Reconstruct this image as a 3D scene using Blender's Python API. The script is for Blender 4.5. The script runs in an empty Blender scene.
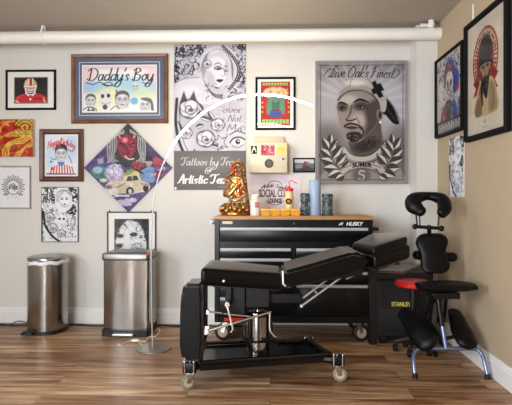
import bpy, bmesh, math, random
import numpy as np
from mathutils import Vector, Matrix

random.seed(4)
PI = math.pi
F = 490.0                      # focal length in pixels of a 512 px wide frame
CAMZ = 1.07
TH = math.atan(14 / F)         # the camera looks a touch to the left
S_, C_ = math.sin(TH), math.cos(TH)
YW = 4.12                      # back wall
XR = 1.333                     # right wall
XL, YF, ZC = -2.85, -1.7, 2.44
scene = bpy.context.scene
COL = scene.collection


def P(px, py, Y):
    """point seen at pixel px,py on the plane y=Y (used only to take measurements off the photo)"""
    u = (px - 256) / F
    v = (197 - py) / F
    t = Y / (C_ + u * S_)
    return Vector((t * (u * C_ - S_), Y, CAMZ + t * v))


def sc(Y):
    return F / Y


# ------------------------------------------------------------------ materials
def lin(c):
    out = []
    for v in c[:3]:
        v = v / 255
        out.append(v / 12.92 if v <= 0.04045 else ((v + 0.055) / 1.055) ** 2.4)
    return (*out, 1)


MATS = {}


def mat(name, col=(128, 128, 128), rough=0.5, metal=0.0, coat=0.0, spec=0.5, noise=0.0, nscale=20, bump=0.0, bscale=60,
        emit=None, estr=0, stretch=(1, 1, 1), trans=0.0):
    if name in MATS:
        return MATS[name]
    m = bpy.data.materials.new(name)
    m.use_nodes = True
    nt = m.node_tree
    b = nt.nodes['Principled BSDF']
    b.inputs['Base Color'].default_value = lin(col)
    b.inputs['Roughness'].default_value = rough
    b.inputs['Metallic'].default_value = metal
    b.inputs['Coat Weight'].default_value = coat
    b.inputs['Specular IOR Level'].default_value = spec
    b.inputs['Transmission Weight'].default_value = trans
    if emit:
        b.inputs['Emission Color'].default_value = lin(emit)
        b.inputs['Emission Strength'].default_value = estr
    if noise or bump:
        tc = nt.nodes.new('ShaderNodeTexCoord')
        mp = nt.nodes.new('ShaderNodeMapping')
        mp.inputs['Scale'].default_value = stretch
        nt.links.new(tc.outputs['Object'], mp.inputs['Vector'])
    if noise:
        n = nt.nodes.new('ShaderNodeTexNoise')
        n.inputs['Scale'].default_value = nscale
        n.inputs['Detail'].default_value = 5
        r = nt.nodes.new('ShaderNodeValToRGB')
        c = np.array(lin(col)[:3])
        r.color_ramp.elements[0].position = 0.3
        r.color_ramp.elements[1].position = 0.7
        r.color_ramp.elements[0].color = (*(c * (1 - noise)), 1)
        r.color_ramp.elements[1].color = (*np.minimum(c * (1 + noise), 1), 1)
        nt.links.new(mp.outputs[0], n.inputs['Vector'])
        nt.links.new(n.outputs['Fac'], r.inputs['Fac'])
        nt.links.new(r.outputs['Color'], b.inputs['Base Color'])
    if bump:
        n2 = nt.nodes.new('ShaderNodeTexNoise')
        n2.inputs['Scale'].default_value = bscale
        n2.inputs['Detail'].default_value = 4
        bp = nt.nodes.new('ShaderNodeBump')
        bp.inputs['Strength'].default_value = bump
        bp.inputs['Distance'].default_value = 0.01
        nt.links.new(mp.outputs[0], n2.inputs['Vector'])
        nt.links.new(n2.outputs['Fac'], bp.inputs['Height'])
        nt.links.new(bp.outputs['Normal'], b.inputs['Normal'])
    MATS[name] = m
    return m


def floor_material():
    m = bpy.data.materials.new('laminate')
    m.use_nodes = True
    nt = m.node_tree
    N, L = nt.nodes, nt.links
    b = N['Principled BSDF']
    tc = N.new('ShaderNodeTexCoord')
    br = N.new('ShaderNodeTexBrick')
    br.offset = 0.37
    br.inputs['Color1'].default_value = (0, 0, 0, 1)
    br.inputs['Color2'].default_value = (1, 1, 1, 1)
    br.inputs['Mortar'].default_value = (0.5, 0.5, 0.5, 1)
    br.inputs['Scale'].default_value = 1
    br.inputs['Mortar Size'].default_value = 0.0012
    br.inputs['Brick Width'].default_value = 1.22
    br.inputs['Row Height'].default_value = 0.145
    L.new(tc.outputs['Object'], br.inputs['Vector'])
    # grain, shifted per plank
    sh = N.new('ShaderNodeVectorMath'); sh.operation = 'MULTIPLY_ADD'
    sh.inputs[1].default_value = (7, 3, 5)
    L.new(br.outputs['Color'], sh.inputs[0]); L.new(tc.outputs['Object'], sh.inputs[2])
    mp = N.new('ShaderNodeMapping'); mp.inputs['Scale'].default_value = (1.1, 11, 1)
    L.new(sh.outputs[0], mp.inputs['Vector'])
    n1 = N.new('ShaderNodeTexNoise'); n1.inputs['Scale'].default_value = 1.6; n1.inputs['Detail'].default_value = 6
    n1.inputs['Distortion'].default_value = 0.8
    L.new(mp.outputs[0], n1.inputs['Vector'])
    r = N.new('ShaderNodeValToRGB')
    e = r.color_ramp.elements
    e[0].position = 0.28; e[0].color = lin((92, 64, 44))
    e[1].position = 0.72; e[1].color = lin((220, 198, 170))
    k = e.new(0.43); k.color = lin((150, 108, 72))
    k = e.new(0.57); k.color = lin((192, 156, 118))
    L.new(n1.outputs['Fac'], r.inputs['Fac'])
    # plank tone
    hs = N.new('ShaderNodeMix'); hs.data_type = 'RGBA'; hs.blend_type = 'MULTIPLY'
    hs.inputs['Factor'].default_value = 1
    r2 = N.new('ShaderNodeValToRGB')
    r2.color_ramp.elements[0].color = (0.62, 0.56, 0.52, 1)
    r2.color_ramp.elements[1].color = (1.0, 0.97, 0.94, 1)
    L.new(br.outputs['Color'], r2.inputs['Fac'])
    L.new(r.outputs['Color'], hs.inputs['A']); L.new(r2.outputs['Color'], hs.inputs['B'])
    # joints
    jm = N.new('ShaderNodeMix'); jm.data_type = 'RGBA'
    L.new(br.outputs['Fac'], jm.inputs['Factor'])
    L.new(hs.outputs['Result'], jm.inputs['A']); jm.inputs['B'].default_value = lin((60, 42, 32))
    L.new(jm.outputs['Result'], b.inputs['Base Color'])
    b.inputs['Roughness'].default_value = 0.42
    bp = N.new('ShaderNodeBump'); bp.inputs['Strength'].default_value = 0.12; bp.inputs['Distance'].default_value = 0.004
    L.new(n1.outputs['Fac'], bp.inputs['Height']); L.new(bp.outputs['Normal'], b.inputs['Normal'])
    return m


def glass_material():
    m = bpy.data.materials.new('pane_glass')
    m.use_nodes = True
    nt = m.node_tree
    nt.nodes.clear()
    o = nt.nodes.new('ShaderNodeOutputMaterial')
    tr = nt.nodes.new('ShaderNodeBsdfTransparent')
    gl = nt.nodes.new('ShaderNodeBsdfGlossy'); gl.inputs['Roughness'].default_value = 0.03
    la = nt.nodes.new('ShaderNodeLayerWeight'); la.inputs['Blend'].default_value = 0.5
    pw = nt.nodes.new('ShaderNodeMath'); pw.operation = 'POWER'; pw.inputs[1].default_value = 5
    lw = nt.nodes.new('ShaderNodeMath'); lw.operation = 'MULTIPLY_ADD'; lw.inputs[1].default_value = 0.3; lw.inputs[2].default_value = 0.02
    nt.links.new(la.outputs['Facing'], pw.inputs[0]); nt.links.new(pw.outputs[0], lw.inputs[0])
    mx = nt.nodes.new('ShaderNodeMixShader')
    nt.links.new(lw.outputs[0], mx.inputs[0]); nt.links.new(tr.outputs[0], mx.inputs[1]); nt.links.new(gl.outputs[0], mx.inputs[2])
    nt.links.new(mx.outputs[0], o.inputs[0])
    return m


def steel_material():
    m = bpy.data.materials.new('brushed_steel')
    m.use_nodes = True
    nt = m.node_tree
    b = nt.nodes['Principled BSDF']
    b.inputs['Metallic'].default_value = 1
    b.inputs['Base Color'].default_value = lin((160, 156, 152))
    b.inputs['Anisotropic'].default_value = 0.5
    tc = nt.nodes.new('ShaderNodeTexCoord')
    mp = nt.nodes.new('ShaderNodeMapping'); mp.inputs['Scale'].default_value = (1, 1, 0.004)
    n = nt.nodes.new('ShaderNodeTexNoise'); n.inputs['Scale'].default_value = 30
    rr = nt.nodes.new('ShaderNodeMapRange'); rr.inputs[3].default_value = 0.17; rr.inputs[4].default_value = 0.24
    nt.links.new(tc.outputs['Object'], mp.inputs[0]); nt.links.new(mp.outputs[0], n.inputs['Vector'])
    nt.links.new(n.outputs['Fac'], rr.inputs[0]); nt.links.new(rr.outputs[0], b.inputs['Roughness'])
    n2 = nt.nodes.new('ShaderNodeTexNoise'); n2.inputs['Scale'].default_value = 7; n2.inputs['Detail'].default_value = 0
    mp2 = nt.nodes.new('ShaderNodeMapping'); mp2.inputs['Scale'].default_value = (1, 1, 0.05)
    bp = nt.nodes.new('ShaderNodeBump'); bp.inputs['Strength'].default_value = 0.9; bp.inputs['Distance'].default_value = 0.03
    nt.links.new(tc.outputs['Object'], mp2.inputs[0]); nt.links.new(mp2.outputs[0], n2.inputs['Vector'])
    nt.links.new(n2.outputs['Fac'], bp.inputs['Height']); nt.links.new(bp.outputs[0], b.inputs['Normal'])
    return m


def paint_material(name, rough, coat=0.0):
    m = bpy.data.materials.new(name)
    m.use_nodes = True
    nt = m.node_tree
    b = nt.nodes['Principled BSDF']
    a = nt.nodes.new('ShaderNodeAttribute'); a.attribute_name = 'ink'
    nt.links.new(a.outputs['Color'], b.inputs['Base Color'])
    b.inputs['Roughness'].default_value = rough
    b.inputs['Coat Weight'].default_value = coat
    b.inputs['Specular IOR Level'].default_value = 0.15
    return m


FLOOR = floor_material()
GLASS = glass_material()
STEEL = steel_material()
INK = paint_material('printed_ink', 0.6)
INKG = paint_material('canvas_paint', 0.4)
WALL = mat('wall_paint', (212, 209, 203), 0.75, noise=0.025, nscale=1.3, bump=0.08, bscale=90)
WALLR = mat('wall_paint_beige', (176, 157, 131), 0.75, noise=0.04, nscale=2, bump=0.08, bscale=90)
CEIL = mat('ceiling_paint', (172, 164, 152), 0.85, noise=0.03, nscale=1.5)
TRIM = mat('trim_paint', (226, 224, 220), 0.4)
PIPE = mat('pipe_paint', (236, 232, 224), 0.4, noise=0.03, nscale=4)
VINYL = mat('black_vinyl', (6, 6, 7), 0.36, spec=0.1, coat=0.6, bump=0.1, bscale=30)
VINYL.node_tree.nodes['Principled BSDF'].inputs['Coat IOR'].default_value = 1.22
VINYL.node_tree.nodes['Principled BSDF'].inputs['Coat Roughness'].default_value = 0.26
VINYL.node_tree.nodes['Principled BSDF'].inputs['Sheen Weight'].default_value = 0.22
VINYL.node_tree.nodes['Principled BSDF'].inputs['Sheen Tint'].default_value = (1, .84, .68, 1)  # brown tint puts warm reflected light into the colour of the cushion tops
VINYL.node_tree.nodes['Principled BSDF'].inputs['Sheen Roughness'].default_value = 0.3
VINYLM = mat('matt_black_vinyl', (6, 6, 7), 0.42, spec=0.2, bump=0.08, bscale=60)
BLACK = mat('black_enamel', (6, 9, 11), 0.3, spec=0.3)
BLACKP = mat('black_plastic', (9, 9, 10), 0.5)
DARK = mat('black_steel', (6, 6, 7), 0.38, spec=0.3)
CHROME = mat('chrome', (215, 215, 218), 0.12, metal=1)
SATIN = mat('satin_metal', (205, 206, 208), 0.35, metal=0.65)
BWOOD = mat('bench_wood', (178, 132, 80), 0.45, noise=0.25, nscale=8, stretch=(1, 12, 12))
GOLD = mat('antique_gold', (150, 108, 58), 0.28, metal=0.9, noise=0.6, nscale=40)
GOLDL = mat('bright_gold', (196, 154, 100), 0.3, metal=0.8, noise=0.3, nscale=30)
RED = mat('red_plastic', (214, 34, 26), 0.35)
REDR = mat('red_ribbon', (200, 16, 24), 0.6)
CREAM = mat('cream_enamel', (204, 194, 170), 0.4)
WHITEP = mat('white_plastic', (232, 232, 230), 0.4)
RUBBER = mat('grey_rubber', (120, 112, 100), 0.5)
FRBLK = mat('black_frame', (10, 10, 11), 0.7, spec=0.15)
FRBR = mat('brown_frame_wood', (112, 72, 40), 0.38, noise=0.35, nscale=10, stretch=(1, 1, 1))
FRMA = mat('mahogany_frame', (82, 42, 26), 0.35, noise=0.25, nscale=12)
FRSI = mat('silver_frame', (190, 188, 184), 0.3, metal=0.9)
MATW = mat('white_mount_board', (232, 230, 226), 0.8)
MATB = mat('blue_mount_board', (84, 94, 118), 0.8)
MATB2 = mat('white_mount_line', (198, 204, 214), 0.8)
EDGE = mat('canvas_edge', (200, 198, 196), 0.7)


# ------------------------------------------------------------------ mesh helpers
def nbm():
    return bmesh.new()


def box(bm, x0, x1, y0, y1, z0, z1, r=0.0, seg=2):
    if x1 < x0: x0, x1 = x1, x0
    if y1 < y0: y0, y1 = y1, y0
    if z1 < z0: z0, z1 = z1, z0
    ret = bmesh.ops.create_cube(bm, size=1)
    vs = ret['verts']
    for v in vs:
        v.co = Vector(((v.co.x + .5) * (x1 - x0) + x0, (v.co.y + .5) * (y1 - y0) + y0, (v.co.z + .5) * (z1 - z0) + z0))
    if r > 0:
        es = list({e for v in vs for e in v.link_edges})
        bmesh.ops.bevel(bm, geom=es, offset=r, segments=seg, profile=0.5, affect='EDGES')
    return bm


def prism(bm, pts, off):
    """extrude a polygon (list of Vector) by the vector off"""
    off = Vector(off)
    a = [bm.verts.new(p) for p in pts]
    b = [bm.verts.new(Vector(p) + off) for p in pts]
    n = len(pts)
    fs = [bm.faces.new(a), bm.faces.new(b[::-1])]
    for i in range(n):
        fs.append(bm.faces.new((a[i], b[i], b[(i + 1) % n], a[(i + 1) % n])))
    bmesh.ops.recalc_face_normals(bm, faces=fs)
    return fs


def slab(bm, pts, thick, r, seg=4, sub=0):
    """padded slab whose top corners are pts, thick downwards, rounded edges"""
    t = nbm()
    prism(t, [Vector(p) for p in pts], (0, 0, -thick))
    bmesh.ops.bevel(t, geom=list(t.edges), offset=r, segments=seg, profile=0.5, affect='EDGES')
    me = bpy.data.meshes.new('tmp'); t.to_mesh(me); t.free()
    bm.from_mesh(me); bpy.data.meshes.remove(me)


def ring(bm, c, a, b, ra, rb, n):
    return [bm.verts.new(c + a * (ra * math.cos(2 * PI * i / n)) + b * (rb * math.sin(2 * PI * i / n))) for i in range(n)]


def catmull(pts, k=6, closed=False):
    pts = [Vector(p) for p in pts]
    out = []
    n = len(pts)
    for i in range(n if closed else n - 1):
        if closed:
            p0, p1, p2, p3 = pts[i - 1], pts[i], pts[(i + 1) % n], pts[(i + 2) % n]
        else:
            p0, p1, p2, p3 = pts[max(i - 1, 0)], pts[i], pts[i + 1], pts[min(i + 2, n - 1)]
        for j in range(k):
            t = j / k
            out.append(0.5 * ((2 * p1) + (-p0 + p2) * t + (2 * p0 - 5 * p1 + 4 * p2 - p3) * t * t + (-p0 + 3 * p1 - 3 * p2 + p3) * t ** 3))
    if not closed:
        out.append(pts[-1])
    return out


def tube(bm, path, rad, n=10, up=(0, 0, 1), flat=1.0, smooth=0, caps=True, dome=False):
    """rad number or list; flat scales the second axis"""
    path = [Vector(p) for p in path]
    rads = list(rad) if hasattr(rad, '__len__') else [rad] * len(path)
    if smooth:
        q = catmull([Vector((*p, 0))[:3] for p in path], smooth)
        m = len(path)
        rr = []
        for i in range(len(q)):
            f = i / smooth
            a = min(int(f), m - 1); b = min(a + 1, m - 1)
            w = f - a; w = w * w * (3 - 2 * w)
            rr.append(rads[a] * (1 - w) + rads[b] * w)
        path, rads = q, rr
    if dome:
        d0 = (path[0] - path[1]).normalized(); d1 = (path[-1] - path[-2]).normalized()
        r0, r1 = rads[0], rads[-1]
        pre = [(path[0] + d0 * r0 * s * 0.8, r0 * math.sqrt(max(0.01, 1 - s * s))) for s in (0.98, 0.8, 0.5, 0.25)]
        post = [(path[-1] + d1 * r1 * s * 0.8, r1 * math.sqrt(max(0.01, 1 - s * s))) for s in (0.25, 0.5, 0.8, 0.98)]
        path = [p for p, _ in pre] + path + [p for p, _ in post]
        rads = [r for _, r in pre] + rads + [r for _, r in post]
    up = Vector(up)
    rings = []
    prev = None
    for i, p in enumerate(path):
        t = (path[min(i + 1, len(path) - 1)] - path[max(i - 1, 0)]).normalized()
        if prev is None:
            a = up.cross(t)
            if a.length < 1e-3:
                a = Vector((1, 0, 0)).cross(t)
                if a.length < 1e-3: a = Vector((0, 1, 0)).cross(t)
        else:
            a = prev - t * prev.dot(t)
        a.normalize(); prev = a
        b = t.cross(a)
        rings.append(ring(bm, p, a, b, rads[i], rads[i] * flat, n))
    fs = []
    for r0, r1 in zip(rings, rings[1:]):
        for i in range(n):
            fs.append(bm.faces.new((r0[i], r0[(i + 1) % n], r1[(i + 1) % n], r1[i])))
    if caps:
        fs.append(bm.faces.new(rings[0][::-1])); fs.append(bm.faces.new(rings[-1]))
    bmesh.ops.recalc_face_normals(bm, faces=fs)
    return bm


def lathe(bm, c, prof, n=28, sx=1, sy=1):
    """prof: list of (radius, z)"""
    c = Vector(c)
    rings = [ring(bm, c + Vector((0, 0, z)), Vector((1, 0, 0)), Vector((0, 1, 0)), max(r, 1e-4) * sx, max(r, 1e-4) * sy, n) for r, z in prof]
    fs = []
    for r0, r1 in zip(rings, rings[1:]):
        for i in range(n):
            fs.append(bm.faces.new((r0[i], r0[(i + 1) % n], r1[(i + 1) % n], r1[i])))
    fs.append(bm.faces.new(rings[0][::-1])); fs.append(bm.faces.new(rings[-1]))
    bmesh.ops.recalc_face_normals(bm, faces=fs)
    return bm


def disc_y(bm, c, r, y0, y1, n=24):
    """cylinder with its axis along y"""
    tube(bm, [(c[0], y0, c[2]), (c[0], y1, c[2])], r, n)


def ball(bm, c, r, sx=1, sy=1, sz=1, u=14, v=9):
    ret = bmesh.ops.create_uvsphere(bm, u_segments=u, v_segments=v, radius=r)
    for w in ret['verts']:
        w.co = Vector((w.co.x * sx, w.co.y * sy, w.co.z * sz)) + Vector(c)


def obj(name, bm, m, parent=None, origin=None, smooth=True):
    """link bm (world coordinates) as ONE mesh; with a parent the coordinates become local to the thing's base"""
    root = parent
    base = Vector((0, 0, 0))
    if parent is not None:
        while root.parent is not None:
            root = root.parent
        base = Vector(root['_o'])
    elif origin is not None:
        base = Vector(origin)
    bmesh.ops.translate(bm, verts=bm.verts, vec=-base)
    me = bpy.data.meshes.new(name)
    bm.to_mesh(me); bm.free()
    me.materials.append(m)
    if smooth:
        me.shade_smooth()
        try:
            me.set_sharp_from_angle(angle=math.radians(38))
        except Exception:
            pass
    o = bpy.data.objects.new(name, me)
    COL.objects.link(o)
    if parent is not None:
        o.parent = parent
    else:
        o.location = base
        o['_o'] = tuple(base)
    return o


def thing(name, label, cat, loc, group=None):
    o = bpy.data.objects.new(name, None)
    o.empty_display_size = 0.05
    COL.objects.link(o)
    o.location = loc
    o['_o'] = tuple(loc)
    o['label'] = label
    o['category'] = cat
    if group: o['group'] = group
    return o


def tag(o, label, cat, group=None, kind=None):
    o['label'] = label; o['category'] = cat
    if group: o['group'] = group
    if kind: o['kind'] = kind
    return o


def struct(name, bm, m, parent=None):
    o = obj(name, bm, m, parent, smooth=False)
    if parent is None:
        o['kind'] = 'structure'
    return o


def dup(root, loc, label, group=None):
    r = root.copy(); COL.objects.link(r); r.location = loc; r['label'] = label
    r['_o'] = tuple(loc)
    if group: r['group'] = group
    for ch in list(root.children):
        c = ch.copy(); COL.objects.link(c); c.parent = r
        for g in list(ch.children):
            d = g.copy(); COL.objects.link(d); d.parent = c
    return r


def text_bm(s, cx, cz, w, h, y, shear=0.0, depth=0.0008, bold=0.0):
    """flat lettering facing -y, filling a w x h box"""
    cu = bpy.data.curves.new('t', 'FONT')
    cu.body = s; cu.size = 1; cu.extrude = 0.02; cu.offset = bold
    o = bpy.data.objects.new('t', cu); COL.objects.link(o)
    bpy.context.view_layer.update()
    dg = bpy.context.evaluated_depsgraph_get()
    me = bpy.data.meshes.new_from_object(o.evaluated_get(dg))
    bpy.data.objects.remove(o); bpy.data.curves.remove(cu)
    bm = nbm(); bm.from_mesh(me); bpy.data.meshes.remove(me)
    xs = [v.co.x for v in bm.verts]; ys = [v.co.y for v in bm.verts]
    x0, x1, y0, y1 = min(xs), max(xs), min(ys), max(ys)
    for v in bm.verts:
        a = (v.co.x - x0) / (x1 - x0) - .5; b = (v.co.y - y0) / (y1 - y0) - .5
        zz = v.co.z
        v.co = Vector((cx + a * w + b * h * shear, y - depth * (1 if zz > 0 else 0), cz + b * h))
    bmesh.ops.recalc_face_normals(bm, faces=bm.faces)
    return bm


def text_tris(s, bold=0.0):
    cu = bpy.data.curves.new('t', 'FONT')
    cu.body = s; cu.size = 1; cu.offset = bold; cu.resolution_u = 3
    o = bpy.data.objects.new('t', cu); COL.objects.link(o)
    bpy.context.view_layer.update()
    dg = bpy.context.evaluated_depsgraph_get()
    me = bpy.data.meshes.new_from_object(o.evaluated_get(dg))
    bpy.data.objects.remove(o); bpy.data.curves.remove(cu)
    me.calc_loop_triangles()
    V = np.array([v.co[:2] for v in me.vertices])
    T = np.array([t.vertices[:] for t in me.loop_triangles])
    bpy.data.meshes.remove(me)
    lo, hi = V.min(0), V.max(0)
    return ((V - lo) / (hi - lo)), T


# ------------------------------------------------------------------ painting
G = {
 'D': (.85, [[(.15, .95), (.13, .05)], [(-.1, .8), (.1, .98), (.45, .98), (.75, .7), (.7, .3), (.4, .02), (.1, .03), (-.1, .15)]]),
 'a': (.55, [[(.42, .42), (.2, .5), (.05, .25), (.15, .02), (.36, .12), (.45, .48), (.43, .1), (.56, .05)]]),
 'd': (.56, [[(.42, .42), (.2, .5), (.05, .25), (.15, .02), (.4, .15)], [(.52, 1.0), (.44, .1), (.57, .05)]]),
 'y': (.56, [[(.03, .48), (.08, .12), (.25, .03), (.42, .25), (.48, .48)], [(.48, .48), (.42, -.2), (.2, -.5), (-.05, -.38), (.15, -.1), (.56, .08)]]),
 "'": (.16, [[(.1, 1), (.04, .78)]]),
 's': (.4, [[(.32, .42), (.2, .5), (.08, .38), (.25, .22), (.25, .06), (.03, .04)]]),
 'B': (.74, [[(.15, .95), (.12, .05)], [(-.08, .8), (.3, 1.0), (.55, .8), (.2, .55), (.6, .4), (.5, .05), (.1, 0), (-.05, .1)]]),
 'o': (.5, [[(.25, .5), (.05, .28), (.18, .02), (.4, .15), (.38, .42), (.25, .5), (.5, .44)]]),
 'T': (.62, [[(-.1, .78), (.1, .98), (.4, .9), (.75, 1.02)], [(.4, .93), (.33, .3), (.18, .02), (-.02, .12)]]),
 't': (.32, [[(.2, .85), (.14, .1), (.33, .05)], [(.0, .56), (.34, .58)]]),
 'b': (.48, [[(.12, 1), (.07, .05), (.3, .03), (.4, .25), (.25, .45), (.1, .35)]]),
 'r': (.37, [[(.05, .48), (.08, .02)], [(.08, .33), (.22, .5), (.36, .44)]]),
 'c': (.42, [[(.38, .42), (.22, .5), (.05, .25), (.18, .02), (.42, .1)]]),
 'i': (.26, [[(.08, .48), (.08, .08), (.24, .05)], [(.1, .7), (.12, .77)]]),
 'A': (.68, [[(-.05, .05), (.15, .2), (.45, .98), (.55, .02)], [(.1, .4), (.6, .42)]]),
 'L': (.66, [[(.62, .86), (.5, 1.05), (.34, .9), (.26, .4), (.12, .04), (-.08, .08), (.1, .14), (.36, .0), (.66, .1)]]),
 'v': (.42, [[(.03, .48), (.15, .03), (.3, .15), (.36, .5)]]),
 'e': (.42, [[(.06, .22), (.35, .35), (.22, .5), (.05, .25), (.18, .02), (.42, .12)]]),
 'O': (.82, [[(.4, 1), (.05, .6), (.15, .05), (.55, .08), (.7, .6), (.4, 1), (.2, .82)]]),
 'k': (.42, [[(.1, 1), (.06, .02)], [(.36, .48), (.08, .22), (.4, .02)]]),
 'F': (.6, [[(.18, .95), (.1, .1), (-.1, .06)], [(-.08, .82), (.25, 1), (.7, .96)], [(.03, .5), (.42, .55)]]),
 'n': (.48, [[(.05, .48), (.06, .02)], [(.06, .3), (.24, .5), (.35, .35), (.35, .08), (.48, .05)]]),
 'm': (.7, [[(.05, .48), (.06, .02)], [(.06, .3), (.2, .5), (.3, .35), (.3, .02)], [(.3, .3), (.45, .5), (.56, .35), (.56, .08), (.7, .05)]]),
 'p': (.5, [[(.08, .48), (.03, -.45)], [(.07, .35), (.25, .5), (.42, .28), (.28, .03), (.08, .1)]]),
 'l': (.26, [[(.14, 1), (.08, .1), (.24, .05)]]),
 'h': (.48, [[(.12, 1), (.06, .02)], [(.06, .3), (.24, .5), (.36, .35), (.36, .05)]]),
 'H': (.75, [[(.1, .98), (.08, .02)], [(.6, .98), (.56, .02)], [(.05, .5), (.65, .52)]]),
 'M': (.85, [[(.0, .05), (.12, .95), (.38, .3), (.65, .98), (.7, .02)]]),
 'N': (.7, [[(.0, .02), (.1, .95), (.5, .05), (.6, 1)]]),
 'S': (.6, [[(.5, .85), (.3, 1), (.1, .8), (.4, .45), (.35, .05), (.0, .1)]]),
 ' ': (.32, []),
 '@': (.9, [[(.5, .6), (.3, .6), (.28, .3), (.5, .3), (.55, .65), (.6, .3), (.75, .5), (.6, .95), (.2, .9), (.0, .45), (.2, .0), (.6, .02)]]),
}


class Art:
    """a painted surface: colour samples on a grid, in the picture's own units (origin top left, y down)"""

    def __init__(s, w, h, k=2.2, rot=None):
        s.w, s.h = w, h
        s.nx, s.ny = max(2, int(w * k)), max(2, int(h * k))
        gx, gy = np.meshgrid(np.linspace(0, w, s.nx), np.linspace(0, h, s.ny))
        s.gx, s.gy = gx, gy
        if rot is not None:          # the grid lies turned by 45 degrees about its middle
            cx, cy = w / 2, h / 2
            a = rot
            X = (gx - cx) * math.cos(a) - (gy - cy) * math.sin(a) + rot_c[0]
            Y = (gx - cx) * math.sin(a) + (gy - cy) * math.cos(a) + rot_c[1]
        else:
            X, Y = gx, gy
        s.X, s.Y = X.ravel().copy(), Y.ravel().copy()
        s.k = k
        s.C = np.ones((s.X.size, 3))
        s.rng = np.random.RandomState(3)

    def fill(s, c):
        s.C[:] = np.array(c) / 255

    def blend(s, idx, cov, col):
        cov = cov[:, None]
        s.C[idx] = s.C[idx] * (1 - cov) + (np.array(col) / 255) * cov

    def mute(s, sat, mul=1.0, con=1.0):
        g = s.C.mean(1, keepdims=True)
        s.C = np.clip(((g + (s.C - g) * sat) - .5) * con + .5, 0, 1) * mul

    def near(s, x0, x1, y0, y1):
        return np.nonzero((s.X >= x0) & (s.X <= x1) & (s.Y >= y0) & (s.Y <= y1))[0]

    def ell(s, cx, cy, rx, ry, col, a=1.0, soft=0.15, rot=0.0):
        R = max(rx, ry) * (1 + soft) + 1
        i = s.near(cx - R, cx + R, cy - R, cy + R)
        if not i.size: return
        dx, dy = s.X[i] - cx, s.Y[i] - cy
        c, q = math.cos(rot), math.sin(rot)
        u, v = (dx * c + dy * q) / rx, (-dx * q + dy * c) / ry
        d = np.sqrt(u * u + v * v)
        so = max(soft, 0.5 / (s.k * min(rx, ry)))
        cov = np.clip((1 + so / 2 - d) / so, 0, 1)
        cov = cov * cov * (3 - 2 * cov)
        s.blend(i, cov * a, col)

    def poly(s, pts, col, a=1.0, soft=0.4, smooth=0):
        if smooth:
            pts = [(p.x, p.y) for p in catmull([(x, y, 0) for x, y in pts], smooth, True)]
        p = np.array(pts, float)
        i = s.near(p[:, 0].min() - soft - 1, p[:, 0].max() + soft + 1, p[:, 1].min() - soft - 1, p[:, 1].max() + soft + 1)
        if not i.size: return
        x, y = s.X[i], s.Y[i]
        ins = np.zeros(i.size, bool)
        dm = np.full(i.size, 1e9)
        n = len(p)
        for j in range(n):
            x0, y0 = p[j]; x1, y1 = p[(j + 1) % n]
            if y0 != y1:
                cr = ((y0 > y) != (y1 > y)) & (x < (x1 - x0) * (y - y0) / (y1 - y0) + x0)
                ins ^= cr
            ex, ey = x1 - x0, y1 - y0
            L = ex * ex + ey * ey + 1e-12
            t = np.clip(((x - x0) * ex + (y - y0) * ey) / L, 0, 1)
            dm = np.minimum(dm, (x - x0 - t * ex) ** 2 + (y - y0 - t * ey) ** 2)
        sd = np.sqrt(dm) * np.where(ins, 1, -1)
        so = max(soft, 1.0 / s.k)
        s.blend(i, np.clip(sd / so + 0.5, 0, 1) * a, col)

    def line(s, pts, w, col, a=1.0, smooth=5, nib=False, taper=False, soft=0):
        if smooth and len(pts) > 2:
            pts = [(q.x, q.y) for q in catmull([(x, y, 0) for x, y in pts], smooth)]
        p = np.array(pts, float)
        i = s.near(p[:, 0].min() - w - 1, p[:, 0].max() + w + 1, p[:, 1].min() - w - 1, p[:, 1].max() + w + 1)
        if not i.size: return
        x, y = s.X[i], s.Y[i]
        cov = np.zeros(i.size)
        so = max(soft, 1.0 / s.k)
        n = len(p) - 1
        for j in range(n):
            x0, y0 = p[j]; x1, y1 = p[j + 1]
            ex, ey = x1 - x0, y1 - y0
            L = ex * ex + ey * ey + 1e-12
            t = np.clip(((x - x0) * ex + (y - y0) * ey) / L, 0, 1)
            d = np.sqrt((x - x0 - t * ex) ** 2 + (y - y0 - t * ey) ** 2)
            ww = w
            if nib: ww = w * (0.35 + 0.75 * abs(ey) / math.sqrt(L))
            if taper: ww = w * (0.2 + 0.9 * math.sin(PI * (j + .5) / n))
            cov = np.maximum(cov, np.clip((ww / 2 - d) / so + 0.5, 0, 1) * min(1, ww * s.k + .15))
        s.blend(i, cov * a, col)

    def write(s, txt, x, y, w, h, col, lw=0.9, slant=0.25, arc=0.0, rise=0.0, track=0.0, a=1):
        """cursive strokes; x,y = left end of the baseline, w = width, h = capital height"""
        tot = sum(G[c][0] + track for c in txt)
        k = w / tot
        cx = 0
        for c in txt:
            adv, st = G[c]
            for q in st:
                pp = []
                for (u, v) in q:
                    X = x + (cx + u) * k + v * h * slant
                    f = (X - x) / w
                    pp.append((X, y - v * h - rise * f - arc * 4 * f * (1 - f)))
                s.line(pp, lw, col, nib=True, a=a)
            cx += adv + track

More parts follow.
